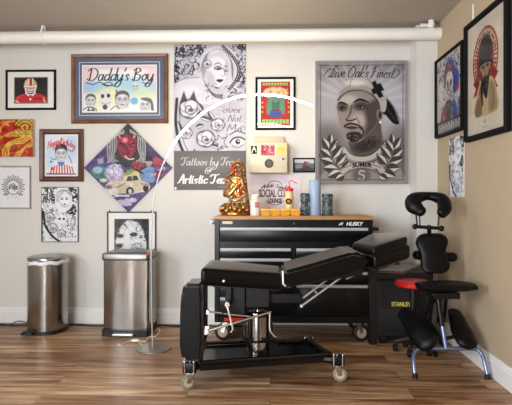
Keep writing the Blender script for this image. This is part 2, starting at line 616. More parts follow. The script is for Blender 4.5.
    def type(s, txt, x, y, w, h, col, bold=0.02, arc=0.0, a=1):
        """block lettering in the box x..x+w, y..y+h"""
        V, T = text_tris(txt, bold)
        X = x + V[:, 0] * w
        f = V[:, 0]
        Y = y + h - V[:, 1] * h - arc * 4 * f * (1 - f)
        for t in T:
            ax, ay, bx, by, cx, cy = X[t[0]], Y[t[0]], X[t[1]], Y[t[1]], X[t[2]], Y[t[2]]
            i = s.near(min(ax, bx, cx) - .3, max(ax, bx, cx) + .3, min(ay, by, cy) - .3, max(ay, by, cy) + .3)
            if not i.size: continue
            px, py = s.X[i], s.Y[i]
            ar = (bx - ax) * (cy - ay) - (by - ay) * (cx - ax)
            if abs(ar) < 1e-9: continue
            sg = 1 if ar > 0 else -1
            def e(x0, y0, x1, y1):
                return sg * ((x1 - x0) * (py - y0) - (y1 - y0) * (px - x0)) / (math.hypot(x1 - x0, y1 - y0) + 1e-9)
            d = np.minimum(np.minimum(e(ax, ay, bx, by), e(bx, by, cx, cy)), e(cx, cy, ax, ay))
            s.blend(i, np.clip(d * s.k + 0.8, 0, 1) * a, col)

    def scribble(s, x0, x1, y0, y1, n, size, w, cols, a=1.0, curl=True):
        for _ in range(n):
            cx, cy = s.rng.uniform(x0, x1), s.rng.uniform(y0, y1)
            an = s.rng.uniform(0, 2 * PI); r = size * s.rng.uniform(.5, 1.3)
            tw = s.rng.uniform(1.5, 4.5) * (1 if s.rng.rand() < .5 else -1) if curl else s.rng.uniform(-1, 1)
            pts = []
            for j in range(5):
                f = j / 4
                rr = r * (1 - .6 * f) if curl else r * (f * 2 - 1)
                aa = an + tw * f if curl else an
                pts.append((cx + rr * math.cos(aa), cy + rr * math.sin(aa)))
            s.line(pts, w * s.rng.uniform(.6, 1.4), cols[s.rng.randint(len(cols))], a, smooth=3, taper=True)

    def mottle(s, amp, cell, seed=1):
        r = np.random.RandomState(seed)
        gx, gy = int(s.w / cell) + 3, int(s.h / cell) + 3
        g = r.uniform(-1, 1, (gy, gx))
        fx = np.clip((s.X - s.X.min()) / cell, 0, gx - 2.01); fy = np.clip((s.Y - s.Y.min()) / cell, 0, gy - 2.01)
        ix, iy = fx.astype(int), fy.astype(int)
        u, v = fx - ix, fy - iy
        u = u * u * (3 - 2 * u); v = v * v * (3 - 2 * v)
        q = g[iy, ix] * (1 - u) * (1 - v) + g[iy, ix + 1] * u * (1 - v) + g[iy + 1, ix] * (1 - u) * v + g[iy + 1, ix + 1] * u * v
        s.C = np.clip(s.C + (q * amp / 255)[:, None], 0, 1)

    def rose(s, cx, cy, r, dark=(70, 68, 74), light=(214, 213, 221)):
        for j in range(5):
            an = j * 1.257
            s.ell(cx + r * .45 * math.cos(an), cy + r * .4 * math.sin(an), r * .62, r * .55, dark, .5, soft=.6)
            s.ell(cx + r * .42 * math.cos(an), cy + r * .37 * math.sin(an), r * .52, r * .45, light, .95, soft=.4)
        for j in range(5):
            an = j * 1.257 + .4
            pts = [(cx + r * .95 * math.cos(an + t), cy + r * .85 * math.sin(an + t)) for t in (-.6, -.2, .2, .6)]
            s.line(pts, r * .11, dark, .8, taper=True)
        s.line([(cx + r * q * math.cos(t), cy + r * q * .9 * math.sin(t)) for q, t in ((.7, 0), (.6, 1.2), (.5, 2.4), (.4, 3.6), (.3, 4.8), (.15, 6))], r * .09, dark, .8)
        s.ell(cx + r * .1, cy + r * .1, r * .22, r * .18, dark, .7, soft=.8)

    def leaf(s, x0, y0, x1, y1, w, light, dark):
        dx, dy = x1 - x0, y1 - y0
        L = math.hypot(dx, dy); nx, ny = -dy / L, dx / L
        mx, my = x0 + dx * .45, y0 + dy * .45
        s.poly([(x0, y0), (mx + nx * w, my + ny * w), (x1, y1), (mx - nx * w, my - ny * w)], dark, .9, smooth=4)
        s.poly([(x0, y0), (mx + nx * w * .75, my + ny * w * .75), (x1, y1), (mx + nx * .1, my + ny * .1)], light, 1, smooth=4, soft=.6)
        s.line([(x0, y0), (x1, y1)], .45, (40, 38, 40), .8, smooth=0)


def art_mesh(A, name, m, W, H, y, parent, cx=0.0, cz=0.0, spin=None):
    """the painted grid as a mesh facing -y, W x H metres, in the thing's LOCAL coordinates"""
    lx = (A.gx / A.w - .5) * W
    lz = (.5 - A.gy / A.h) * H
    if spin is not None:
        lx, lz = lx * math.cos(spin) + lz * math.sin(spin), -lx * math.sin(spin) + lz * math.cos(spin)
    V = np.stack([(lx + cx).ravel(), np.full(lx.size, y), (lz + cz).ravel()], 1)
    me = bpy.data.meshes.new(name)
    nx, ny = A.nx, A.ny
    i = np.arange((ny - 1) * (nx - 1)); r, c = i // (nx - 1), i % (nx - 1)
    v0 = r * nx + c
    Fq = np.stack([v0 + nx, v0 + nx + 1, v0 + 1, v0], 1)
    me.from_pydata(V.tolist(), [], Fq.tolist())
    rgb = A.C
    l = np.where(rgb <= 0.04045, rgb / 12.92, ((rgb + 0.055) / 1.055) ** 2.4)
    ca = me.color_attributes.new('ink', 'FLOAT_COLOR', 'POINT')
    ca.data.foreach_set('color', np.concatenate([l, np.ones((len(l), 1))], 1).ravel().astype(np.float32))
    me.materials.append(m)
    o = bpy.data.objects.new(name, me)
    COL.objects.link(o)
    o.parent = parent
    return o


def lobj(name, bm, m, parent, smooth=False):
    """like obj() but the coordinates are already local to the thing"""
    me = bpy.data.meshes.new(name); bm.to_mesh(me); bm.free(); me.materials.append(m)
    if smooth:
        me.shade_smooth(); me.set_sharp_from_angle(angle=math.radians(38))
    o = bpy.data.objects.new(name, me); COL.objects.link(o); o.parent = parent
    return o


def frame_bm(W, H, b, y0, y1, lip=0.0):
    """rectangular moulding with mitred corners: outer size W x H, bar width b"""
    bm = nbm()
    prof = [(0, y1), (0, y0 + .3 * (y1 - y0)), (b * .25, y0), (b * .7, y0 + .1 * (y1 - y0)), (b, y0 + .45 * (y1 - y0)), (b, y1)]
    loops = []
    for (d, yy) in prof:
        loops.append([bm.verts.new((sx * (W / 2 - d), yy, sz * (H / 2 - d))) for sx, sz in ((-1, -1), (1, -1), (1, 1), (-1, 1))])
    n = len(loops)
    for a in range(n):
        l0, l1 = loops[a], loops[(a + 1) % n]
        for i in range(4):
            bm.faces.new((l0[i], l0[(i + 1) % 4], l1[(i + 1) % 4], l1[i]))
    bmesh.ops.recalc_face_normals(bm, faces=bm.faces)
    return bm


def picture(name, label, loc, W, H, b, fm, A, art_rect, mount=None, depth=0.022, rz=0.0, glass=True, inner=None, group=None, cat='picture'):
    """framed picture; art_rect = (cx, cz, w, h) of the painted sheet inside the frame, local metres"""
    t = thing(name, label, cat, loc, group)
    t.rotation_euler = (0, 0, rz)
    lobj('frame', frame_bm(W, H, b, -depth, 0), fm, t)
    bk = nbm(); box(bk, -W / 2 + b * .6, W / 2 - b * .6, -depth * .45, -0.001, -H / 2 + b * .6, H / 2 - b * .6)
    lobj('mount', bk, mount or MATW, t)
    if inner:
        for (w2, h2, mm, yy) in inner:
            q = nbm(); box(q, art_rect[0] - w2 / 2, art_rect[0] + w2 / 2, -depth * .45 - yy, -depth * .45, art_rect[1] - h2 / 2, art_rect[1] + h2 / 2)
            lobj('mount_border', q, mm, t)
    art_mesh(A, 'artwork', INK, art_rect[2], art_rect[3], -depth * .45 - .0025, t, art_rect[0], art_rect[1])
    if glass:
        g = nbm(); box(g, -W / 2 + b * .8, W / 2 - b * .8, -depth * .45 - .0055, -depth * .45 - .004, -H / 2 + b * .8, H / 2 - b * .8)
        lobj('glass', g, GLASS, t)
    return t


def wallrect(x0, y0, x1, y1, Y=YW):
    a, b = P(x0, y0, Y), P(x1, y1, Y)
    return Vector(((a.x + b.x) / 2, Y, (a.z + b.z) / 2)), b.x - a.x, a.z - b.z


def canvas_panel(name, label, x0, y0, x1, y1, A, depth, edge=EDGE, m=INKG, cat='picture', body='stretcher'):
    c, W, H = wallrect(x0, y0, x1, y1)
    t = thing(name, label, cat, c)
    b = nbm(); box(b, -W / 2, W / 2, -depth, 0, -H / 2, H / 2, min(.002, depth * .3), 1)
    lobj(body, b, edge, t)
    art_mesh(A, 'artwork', m, W - .001, H - .001, -depth - .0008, t)
    return t


# ================================================================== the room
bm = nbm(); box(bm, XL - .1, XR + .1, YF - .1, YW + .1, -.1, 0); struct('floor', bm, FLOOR)
bm = nbm(); box(bm, XL - .1, XR + .1, YF - .1, YW + .1, ZC, ZC + .1); struct('ceiling', bm, CEIL)
bm = nbm(); box(bm, XL - .1, XR + .1, YW, YW + .1, 0, ZC); struct('wall_back', bm, WALL)
bm = nbm(); box(bm, XR, XR + .1, YF - .1, YW, 0, ZC); struct('wall_right', bm, WALLR)
# left wall with a window, front wall with window added for fill and reflections
def wall_with_hole(name, axis, pos, a0, a1, h0, h1, z0, z1, th, m_=None):
    m_ = m_ or WALL
    bm = nbm()
    for (u0, u1, w0, w1) in ((a0, h0, 0, ZC), (h1, a1, 0, ZC), (h0, h1, 0, z0), (h0, h1, z1, ZC)):
        if axis == 'x': box(bm, pos - th, pos, u0, u1, w0, w1)
        else: box(bm, u0, u1, pos - th, pos, w0, w1)
    return struct(name, bm, m_)
wall_with_hole('wall_left', 'x', XL, YF, YW, -1.3, .7, .75, 2.25, .1)
wall_with_hole('wall_front', 'y', YF, XL, XR, -2.3, -.7, .35, 2.2, .1, mat('wall_paint_darkened', (74, 72, 72), .7, noise=.03, nscale=2))  # unseen front wall, coloured dark so black surfaces reflect little light
def window(n, axis, pos, h0, h1, z0, z1, mull):
    f = nbm(); g = nbm()
    bars = [(h0, h0 + .05, z0, z1), (h1 - .05, h1, z0, z1), (h0, h1, z0, z0 + .05), (h0, h1, z1 - .05, z1)]
    bars += [(m - .02, m + .02, z0, z1) for m in mull]
    for (u0, u1, w0, w1) in bars:
        if axis == 'x': box(f, pos - .08, pos - .03, u0, u1, w0, w1)
        else: box(f, u0, u1, pos - .08, pos - .03, w0, w1)
    if axis == 'x': box(g, pos - .058, pos - .052, h0 + .02, h1 - .02, z0 + .02, z1 - .02)
    else: box(g, h0 + .02, h1 - .02, pos - .058, pos - .052, z0 + .02, z1 - .02)
    w = struct('window_%d' % n, f, TRIM)
    struct('pane', g, GLASS, w)
window(1, 'x', XL, -1.3, .7, .75, 2.25, (-.3,))
window(2, 'y', YF, -2.3, -.7, .35, 2.2, (-1.5,))  # unseen window added for front fill and bright bands on the bins

# corner pier, baseboards
YP = 3.94
px0 = P(416.5, 100, YP).x
bm = nbm(); box(bm, px0, XR, YP, YW, 0, ZC); o = struct('trim_1', bm, WALL)  # soft fill light placed outside the added front window
def baseboard(name, pts, off, h=.132):
    bm = nbm()
    (xa, ya), (xb, yb) = pts
    ox, oy = off
    prof = [(0, 0), (.018, 0), (.018, h * .72), (.013, h * .78), (.013, h * .86), (.006, h * .97), (0, h)]
    prism(bm, [Vector((xa + ox * d, ya + oy * d, z)) for d, z in prof], (xb - xa, yb - ya, 0))
    return struct(name, bm, TRIM)
baseboard('baseboard_back', ((XL, YW), (px0, YW)), (0, -1))
baseboard('baseboard_right', ((XR, YF), (XR, YP)), (-1, 0), .125)
baseboard('baseboard_pier', ((px0, YP), (XR, YP)), (0, -1))
bpy.data.objects['baseboard_pier'].name = 'trim_2'
# ledge moulding at the top of the back wall, behind the pipe
bm = nbm(); box(bm, XL, px0, YW - .03, YW, ZC - .045, ZC); struct('trim_3', bm, TRIM)

# overhead pipe
t = thing('ceiling_pipe', 'thick white painted pipe running under the ceiling along the back wall', 'pipe', (0, 3.99, 2.36))
zp = P(100, 38.6, 3.99).z
zp = CAMZ + (197 - 37.6) / sc(3.99)
zp = 2.352
bm = nbm(); tube(bm, [(XL, 3.885, zp), (XR, 3.885, zp)], .048, 24); 
obj('pipe', bm, PIPE, t)
bm = nbm()
a = P(43, 32, 3.86)
tube(bm, [(a.x, 3.885, ZC), (a.x, 3.885, zp + .03)], .008, 8)
tube(bm, [(a.x, 3.885 + .052 * math.cos(q), zp + .052 * math.sin(q)) for q in [i * PI / 10 for i in range(21)]], .005, 6, up=(1, 0, 0))
tube(bm, [(a.x - .01, 3.84, zp + .02), (a.x + .012, 3.83, ZC - .01)], .006, 6)
obj('pipe_clip', bm, WHITEP, t)
bm = nbm()
a = P(433, 26, 3.8)
tube(bm, [(a.x, 3.84, zp + .03), (a.x, 3.84, ZC)], .022, 14)
tube(bm, [(a.x, 3.84, zp + .045), (a.x, 3.84, zp + .062)], .028, 14)
tube(bm, [(a.x, 3.84, zp + .052), (a.x - .085, 3.84, zp + .052)], .013, 12)
obj('pipe_fitting', bm, PIPE, t)

# thin white conduit strip on the right wall
def PX(px, py, X=XR):
    u = (px - 256) / F; v = (197 - py) / F
    k = X / (u * C_ - S_)
    return Vector((X, k * (C_ + u * S_), CAMZ + k * v))
a = PX(473.5, 4); b = PX(473.5, 22)
bm = nbm(); box(bm, XR - .006, XR, a.y - .006, a.y + .006, b.z, a.z, .001, 1)
tag(obj('cable_strip', bm, WHITEP, None, (XR, a.y, b.z)), 'short thin white strip on the beige wall above the largest black frame', 'cable cover')

# ================================================================== pictures
K = (24, 24, 26)
# 1 football player
A = Art(33, 25, 3)
A.fill((34, 32, 34)); A.mottle(10, 6)
A.poly([(0, 25), (1, 19.5), (7, 16.5), (12, 15.5), (22, 15.5), (27, 16.5), (32, 19), (33, 25)], (196, 40, 48), smooth=0)
A.poly([(1, 21), (4, 18), (8, 17), (4, 21), (2, 25), (0, 25)], (226, 92, 96), .5)
A.line([(1, 23), (4, 25)], 1.2, (230, 226, 224)); A.line([(29, 20), (31, 25)], 1, (230, 226, 224))
A.ell(16, 8, 6.8, 7.6, (196, 168, 128), soft=.1); A.ell(12.5, 6, 2, 4, (226, 208, 180), .7, soft=.8)
A.poly([(15, .3), (17.6, .3), (17.8, 7), (15, 7)], (188, 34, 44)); A.line([(14.4, .6), (14.4, 7)], .7, (245, 240, 236), smooth=0); A.line([(18.3, .6), (18.3, 7)], .7, (245, 240, 236), smooth=0)
A.ell(16, 12, 5.6, 4.2, (30, 28, 30), soft=.1); A.ell(16, 11, 4, 2.8, (198, 152, 128), soft=.2)
A.line([(10, 8.4), (13, 8.8), (19, 8.8), (22.2, 8.2)], 1.2, (238, 236, 234))
for yy in (12.6, 14.8, 17): A.line([(11, yy - 1.4), (16, yy), (21, yy - 1.4)], .9, (238, 236, 234))
A.line([(11, 10), (11.6, 15), (14, 18)], 1.2, (238, 236, 234)); A.line([(21, 10), (20.4, 15), (18, 18)], 1.2, (238, 236, 234))
A.ell(16, 21.5, .9, 1.3, (240, 236, 232)); A.line([(20, 20), (25, 21), (30, 20.4)], .5, (50, 20, 24)); A.line([(21, 22), (27, 21.3), (29, 22.4)], .5, (50, 20, 24))
c, W, H = wallrect(6.4, 70.3, 56.4, 110)
k = sc(YW)
picture('football_picture', 'small black framed picture of a helmeted football player in red jersey', c, W, H, .018, FRBLK, A, (.002, -.004, 33 / k, 25 / k), MATW, inner=[(35 / k, 27 / k, mat('tan_bevel', (150, 128, 96), .8), .001)])

# 2 Daddy's Boy
A = Art(74, 45, 2.6)
A.fill((236, 236, 238))
A.ell(0, 10, 12, 24, (238, 184, 198), .7, soft=1.2); A.ell(74, 8, 10, 24, (238, 186, 198), .6, soft=1.2); A.ell(37, 0, 45, 3, (238, 180, 194), .7, soft=1.2)
A.ell(12, 21, 14, 6, (120, 192, 236), .7, soft=1); A.ell(38, 17, 16, 7, (130, 200, 240), .6, soft=1); A.ell(58, 22, 18, 9, (150, 208, 238), .7, soft=.9)
for q in ((17, 33, 9, 10), (36, 32, 10, 11), (62, 29, 11, 8), (26, 25, 8, 5)): A.ell(*q, (240, 240, 130), .45, soft=1.1)
A.poly([(20, 26), (22, 24), (22, 32), (20, 33)], (60, 120, 220)); A.poly([(33, 24), (35, 23), (35, 31)], (60, 120, 220)); A.ell(52, 35, 4, 3.5, (96, 180, 232), .9, soft=.5)
def small_face(A, cx, cy, r, hair=True, tone=1.0):
    D1, D2, D3 = (70, 70, 76), (120, 118, 124), (176, 174, 180)
    A.ell(cx, cy, r * .93, r * 1.15, (222, 221, 224), soft=.15)
    A.ell(cx - r * .6, cy + r * .3, r * .4, r * .8, D3, .5, soft=1); A.ell(cx + r * .65, cy + r * .2, r * .35, r * .8, D3, .45, soft=1)
    if hair:
        A.poly([(cx - r * .98, cy + .1 * r), (cx - r * 1.0, cy - r * .7), (cx - r * .5, cy - r * 1.25), (cx + r * .4, cy - r * 1.3), (cx + r * .95, cy - r * .8), (cx + r * .98, cy + .1 * r), (cx + r * .8, cy - r * .5), (cx + r * .3, cy - r * .82), (cx - r * .4, cy - r * .78), (cx - r * .8, cy - r * .45)], D1, .85, soft=r * .12, smooth=3)
    A.ell(cx, cy - r * .08, r * .75, r * .22, D3, .45, soft=1)
    for sx in (-1, 1):
        A.ell(cx + sx * r * .38, cy - r * .05, r * .16, r * .08, (50, 50, 56), .95, soft=.6)
        A.line([(cx + sx * r * .18, cy - r * .27), (cx + sx * r * .42, cy - r * .33), (cx + sx * r * .62, cy - r * .24)], r * .1, D1, .9)
    A.line([(cx + r * .05, cy), (cx - r * .08, cy + r * .32), (cx + r * .1, cy + r * .36)], r * .08, D2, .8)
    A.line([(cx - r * .28, cy + r * .62), (cx, cy + r * .66), (cx + r * .3, cy + r * .6)], r * .1, D1, .9); A.ell(cx, cy + r * .76, r * .22, r * .07, D3, .9, soft=.6)
    A.line([(cx - r * .9, cy + r * .3), (cx - r * .55, cy + r * .95), (cx, cy + r * 1.14), (cx + r * .55, cy + r * .95), (cx + r * .9, cy + r * .3)], r * .06, D2, .8)
small_face(A, 8, 34.5, 5.2)
A.ell(23, 33, 6.2, 10, (222, 222, 224), soft=.2); A.ell(20, 30, 1.6, 2, (40, 40, 44), soft=.5); A.ell(26, 29.5, 1.6, 2, (40, 40, 44), soft=.5); A.ell(22.5, 41, 2.4, 2.6, (70, 72, 78), soft=.5); A.line([(18, 36), (23, 38), (28, 36)], .5, (120, 120, 124))
small_face(A, 40, 34, 7.2)
small_face(A, 53, 20.5, 3.6, False)
small_face(A, 63, 39, 5.4, False); A.poly([(58, 33), (64, 31.5), (70, 34), (72, 44), (69, 44), (68, 37)], (84, 84, 90), .8, smooth=3)
A.line([(0, 44), (5, 41), (12, 42), (14, 45)], .8, K); A.line([(28, 44), (33, 40), (37, 43)], .8, (90, 90, 96)); A.poly([(4, 45), (6, 41), (8, 45), (10, 41), (13, 45)], (50, 50, 56), .8)
A.write("Daddy's Boy", 5, 14.5, 66, 12.5, (34, 34, 40), 1.25, .2)
A.line([(3, 16), (10, 18), (17, 16), (24, 19), (32, 19), (36, 15)], .8, (44, 44, 50)); A.line([(20, 18), (26, 16), (30, 18), (25, 20), (20, 18)], .7, (44, 44, 50)); A.line([(60, 16), (65, 18), (71, 15)], .7, (44, 44, 50))
A.mute(.8)
c, W, H = wallrect(72, 55, 168.5, 123.4)
ar = wallrect(83, 66.6, 157, 111.6)[0] - c
inn = [(82 / k, 54 / k, MATB2, .0008), (80.5 / k, 52.5 / k, MATB, .0014), (76 / k, 48 / k, MATW, .002)]
picture('family_portrait_picture', "large brown wooden frame with blue mount holding Daddy's Boy family drawing", c, W, H, .034, FRBR, A, (ar.x, ar.z, 74 / k, 45 / k), MATB, depth=.03, inner=inn)

# 3 swirl canvas (runs past the left edge of the photo)
A = Art(46, 37, 2.8)
A.fill((186, 44, 30)); A.mottle(16, 5)
Yl, Ol, Gn = (226, 206, 72), (232, 130, 50), (150, 140, 40)
for j in range(8):
    o_ = j * 1.3
    A.line([(0, 34 - o_ * .7), (10, 22 - o_ * .5), (22, 14 + o_ * .3), (34, 13 + o_ * .5), (46, 20 + o_ * .2)], 1.2, (Yl, Ol, Gn)[j % 3], 1)
for j in range(5):
    o_ = j * 1.4
    A.line([(16 + o_, 37), (17 + o_, 28), (24 + o_ * .6, 22 + o_ * .4), (36, 18 + o_), (45, 12 + o_)], 1.1, (Yl, Ol)[j % 2], 1)
for j in range(5):
    o_ = j * 1.5
    A.line([(27 + o_, 37), (30 + o_, 33), (36 + o_ * .4, 29), (46, 20 + o_)], 1.0, (Ol, Yl)[j % 2])
for j in range(4):
    r = 10 - j * 1.5
    A.line([(38 + r * math.cos(q), 8 + r * .85 * math.sin(q)) for q in (-2.8, -2, -1.2, -.4, .4, 1.2, 2, 2.8)], 1.1, (Yl, Gn)[j % 2])
A.line([(37, 11), (35, 8), (38, 5.5), (41, 8), (39, 11.5), (36, 12)], 1.3, Yl)
for j in range(5):
    A.line([(12, 20 - j), (12 + j, 10 - j), (20, 4 - j * .6), (28, 1 + j * .4)], 1.0, (Yl, Ol, Gn)[j % 3])
A.line([(0, 10), (6, 5), (14, 3), (22, 6)], 2, Ol); A.line([(0, 14), (8, 9), (14, 12)], 1.6, Yl)
A.scribble(0, 46, 0, 37, 60, 4, .6, [(120, 70, 30), (226, 206, 92), (160, 30, 24)], .7); A.mottle(18, 2.5, 4); A.mute(.9, .95)
canvas_panel('swirl_picture', 'unframed canvas of swirling yellow and red brush strokes above the silver frame', -11, 120, 35, 157, A, .035)

# 4 sun sketch
A = Art(40, 39, 2.8)
A.fill((226, 226, 228))
cx, cy = 24, 19
for j in range(28):
    an = 2 * PI * j / 28
    if .9 < an < 2.2: continue
    r0, r1 = 6.2, 10.5 + (j % 2) * 1
    A.line([(cx + r0 * math.cos(an), cy + r0 * math.sin(an)), (cx + r1 * math.cos(an), cy + r1 * math.sin(an))], .85, (84, 84, 88), smooth=0)
A.ell(cx - 2, cy, 3.2, 2.6, (150, 148, 152), .8, soft=.5); A.ell(cx + 2, cy + .5, 2.6, 2.4, (110, 108, 114), .7, soft=.5)
A.scribble(cx - 5, cx + 5, cy - 2, cy + 5, 16, 2, .5, [(70, 70, 76), (240, 240, 242)])
A.line([(cx - 9, cy + 8), (cx - 4, cy + 6.4), (cx, cy + 7.4), (cx + 4, cy + 6.4), (cx + 9, cy + 8)], .8, (120, 120, 128))
A.scribble(cx - 8, cx + 8, cy + 9, cy + 13, 10, 1.6, .35, [(170, 170, 182)])
c, W, H = wallrect(-12, 166, 31.5, 209)
picture('sun_sketch_picture', 'thin silver framed sketch of a rayed sun at the left edge', c, W, H, .014, FRSI, A, (0, 0, W - .024, H - .024), MATW, depth=.018)

# 5 mahogany framed portrait
A = Art(31, 39, 3)
A.fill((222, 230, 238)); A.ell(26, 12, 7, 14, (176, 206, 232), .8, soft=1); A.ell(4, 20, 5, 14, (190, 214, 236), .7, soft=1)
A.poly([(1, 39), (4, 31), (10, 27), (20, 27), (27, 31), (30, 39)], (226, 222, 224), smooth=0)
for j in range(9): A.line([(4 + j * 3, 38.6), (6 + j * 2.5, 28.5 + abs(j - 4) * .7)], 1.1, (198, 48, 56), smooth=0)
A.poly([(11, 26), (19, 26), (17, 30), (13, 30)], (76, 120, 196), .9)
small_face(A, 15, 18, 6, True); A.poly([(9, 15), (9.5, 10), (15, 7.5), (20.5, 10), (21, 15), (18, 11.8), (12, 11.8)], (44, 44, 52), 1, smooth=3)
A.write('Happy', 1, 13, 14, 7, (206, 70, 78), .8, .15, rise=6); A.write('Birthday', 14.5, 7.5, 15, 6, (206, 70, 78), .75, .1, rise=-5)
A.line([(5, 22), (8, 24), (10, 22)], .9, (80, 130, 110)); A.line([(22, 14), (27, 16)], 1, (160, 90, 80)); A.line([(23, 20), (26, 27)], .9, (200, 70, 70)); A.ell(6, 33, 1.5, 1.5, (200, 60, 70)); A.ell(5, 26, 1.6, 1.2, (90, 150, 120), .8)
A.poly([(0, 37.4), (30, 38), (31, 39), (0, 39)], (70, 60, 60), .8)
c, W, H = wallrect(40.5, 129.5, 84, 181.5)
picture('red_stripe_portrait_picture', 'dark mahogany framed drawing of a man in red striped shirt', c, W, H, .044, FRMA, A, (.001, 0, 31 / k, 39 / k), MATW, depth=.032)

# ink flash sheet with woman, roses and skull, used on the small plaque
def flash(A, w, h, sc_=1.0):
    A.fill((220, 221, 227))
    L_, D_ = (228, 229, 234), (44, 44, 50)
    A.scribble(0, w, 0, h, int(120), w * .07, w * .013, [D_, (120, 120, 128)])
    A.scribble(0, w * .45, 0, h * .28, 40, w * .07, w * .03, [D_, D_, (90, 90, 96)])
    A.scribble(w * .75, w, 0, h * .5, 60, w * .06, w * .035, [D_])
    A.poly([(w * .4, h * .04), (w * .62, 0), (w * .8, h * .08), (w * .86, h * .3), (w * .75, h * .42), (w * .5, h * .45), (w * .38, h * .3)], L_, .95, smooth=4)
    for j in range(7):
        A.line([(w * (.42 + j * .02), h * .26), (w * (.42 + .03 * j), h * .1), (w * (.6 + .03 * j), h * .04), (w * (.78 + .01 * j), h * .14)], w * .012, (140, 140, 150), .8)
    A.ell(w * .63, h * .24, w * .13, h * .11, (232, 232, 236), soft=.2)
    for sx in (.57, .7): A.ell(w * sx, h * .215, w * .035, h * .012, D_, soft=.5); A.line([(w * (sx - .04), h * .19), (w * (sx + .04), h * .185)], w * .014, D_)
    A.ell(w * .64, h * .31, w * .035, h * .014, D_, soft=.3)
    A.line([(w * .52, h * .28), (w * .58, h * .34), (w * .66, h * .36), (w * .74, h * .32)], w * .015, (100, 100, 108))
    A.rose(w * .22, h * .55, w * .15)
    A.ell(w * .56, h * .58, w * .13, h * .075, L_, soft=.2)
    for sx in (.5, .62): A.ell(w * sx, h * .58, w * .035, h * .022, D_, soft=.3)
    A.rose(w * .3, h * .75, w * .15); A.rose(w * .55, h * .85, w * .12)
    A.line([(w * .05, h * .45), (w * .1, h * .7), (w * .3, h * .9), (w * .5, h)], w * .06, D_)
    A.scribble(w * .68, w * .95, h * .5, h * .92, 26, w * .06, w * .016, [(90, 90, 98)])
    A.line([(0, h * .4), (0, h)], w * .06, D_)
A = Art(35, 53, 3.2); flash(A, 35, 53)
c, W, H = wallrect(42, 187, 79, 242)
t = thing('ink_plaque_picture', 'small unframed black and white ink plaque beneath the mahogany frame', 'picture', c)
b = nbm(); box(b, -W / 2, W / 2, -.018, 0, -H / 2, H / 2, .002, 1); lobj('backing', b, mat('grey_edge', (92, 96, 100), .5), t)
art_mesh(A, 'artwork', INK, W - .012, H - .012, -.0188, t)

# 7 diamond canvas
side = 44.2 * math.sqrt(2)
rot_c = (44.7, 44.5)
A = Art(side, side, 2.6, rot=PI / 4)   # samples in photo units, origin at (84,122)
A.fill((88, 66, 128)); A.mottle(12, 8)
A.poly([(28, 14), (36, 6), (44, 1.5), (54, 8), (62, 16), (66, 30), (62, 40), (44, 44), (27, 40), (24, 28)], (62, 60, 68), 1, smooth=3)
for j in range(26):
    f = j / 25
    sx = -1 if j % 2 else 1
    A.line([(44 + sx * 3, 6 + f * 4), (44 + sx * (10 + 8 * f), 12 + f * 4), (44 + sx * (10 + 10 * f), 24 + f * 4), (44 + sx * (13 + 6 * f), 34 + 4 * f), (44 + sx * (8 + 13 * f), 38 + 2 * f)], .55, (220, 218, 224) if j % 3 else (30, 28, 34), .85)
A.poly([(35, 15), (44, 11.5), (53, 15), (53, 26), (49, 33), (44, 36), (39, 33), (35, 26)], (164, 36, 62), 1, smooth=4)
A.ell(42, 17, 3, 2.4, (238, 130, 150), .9, soft=.9); A.ell(48, 24, 3, 4, (196, 60, 84), .6, soft=.9)
for sx in (-1, 1):
    A.line([(44 + sx * 2, 21.5), (44 + sx * 7, 20)], 1.3, (60, 14, 30)); A.ell(44 + sx * 4.4, 23.3, 1.7, .8, (40, 12, 24), soft=.3)
    A.line([(44 + sx * 6, 15), (44 + sx * 7.8, 13), (44 + sx * 7, 10.5)], 1.5, (216, 170, 70), taper=True)
A.line([(44, 22), (43.4, 27), (45, 28)], .7, (100, 16, 36)); A.line([(40.5, 31), (44, 30.2), (47.5, 31)], 1, (70, 10, 26)); A.line([(42, 33), (46, 36), (51, 35.5)], 1.1, (230, 206, 200)); 
A.ell(20, 48, 10, 7, (70, 128, 148), soft=.4); A.ell(14, 47, 5, 3.5, (150, 196, 214), .9, soft=.5); A.ell(24, 53, 8, 5, (56, 120, 84), .9, soft=.5); A.line([(8, 48), (14, 54), (24, 58)], 2, (80, 150, 100)); A.ell(20, 57, 4, 2, (210, 226, 224), .8, soft=.5); A.line([(4, 45), (14, 42), (24, 43)], 1.6, (60, 80, 150))
A.poly([(14, 36), (20, 34), (20, 40), (15, 41)], (206, 204, 214), .7, soft=2)
A.ell(31, 50, 9.5, 9.5, (176, 160, 206), soft=.3); A.scribble(24, 39, 42, 58, 30, 2.4, .7, [(230, 226, 240), (110, 88, 156)])
A.poly([(50, 38), (60, 40), (58, 46), (48, 45)], (196, 46, 54), .9, soft=1); A.poly([(72, 32), (80, 38), (76, 44), (70, 40)], (200, 60, 80), .9, soft=1); A.poly([(72, 48), (82, 48), (78, 54), (72, 55)], (150, 36, 56), .9, soft=1)
A.scribble(68, 82, 36, 52, 22, 2, .6, [(230, 190, 200), (160, 40, 60)])
A.poly([(41, 50), (56, 47), (58, 58), (40, 60)], (222, 208, 70), 1, soft=1.2); A.poly([(43, 47), (50, 46), (50, 52), (42, 53)], (130, 170, 60), .8, soft=1)
A.poly([(58, 48), (62, 44), (70, 44), (72, 52), (70, 60), (60, 60)], (98, 138, 190), 1, smooth=3); A.ell(66, 39.5, 3.2, 4, (188, 150, 130), soft=.2); A.poly([(62, 38), (63, 33.5), (69, 33.5), (70.5, 38)], (44, 44, 60), 1); A.line([(60, 50), (52, 46), (49, 43)], 1.6, (40, 38, 48)); A.line([(57, 47), (63, 44)], 1.4, (50, 50, 60))
A.poly([(58, 60), (70, 60), (67, 66), (58, 66)], (66, 76, 100), 1)
A.poly([(22, 64), (27, 58), (40, 57), (44, 52), (55, 51), (59, 58), (66, 60), (67, 66), (60, 69), (30, 71), (23, 70)], (206, 188, 160), 1, smooth=2)
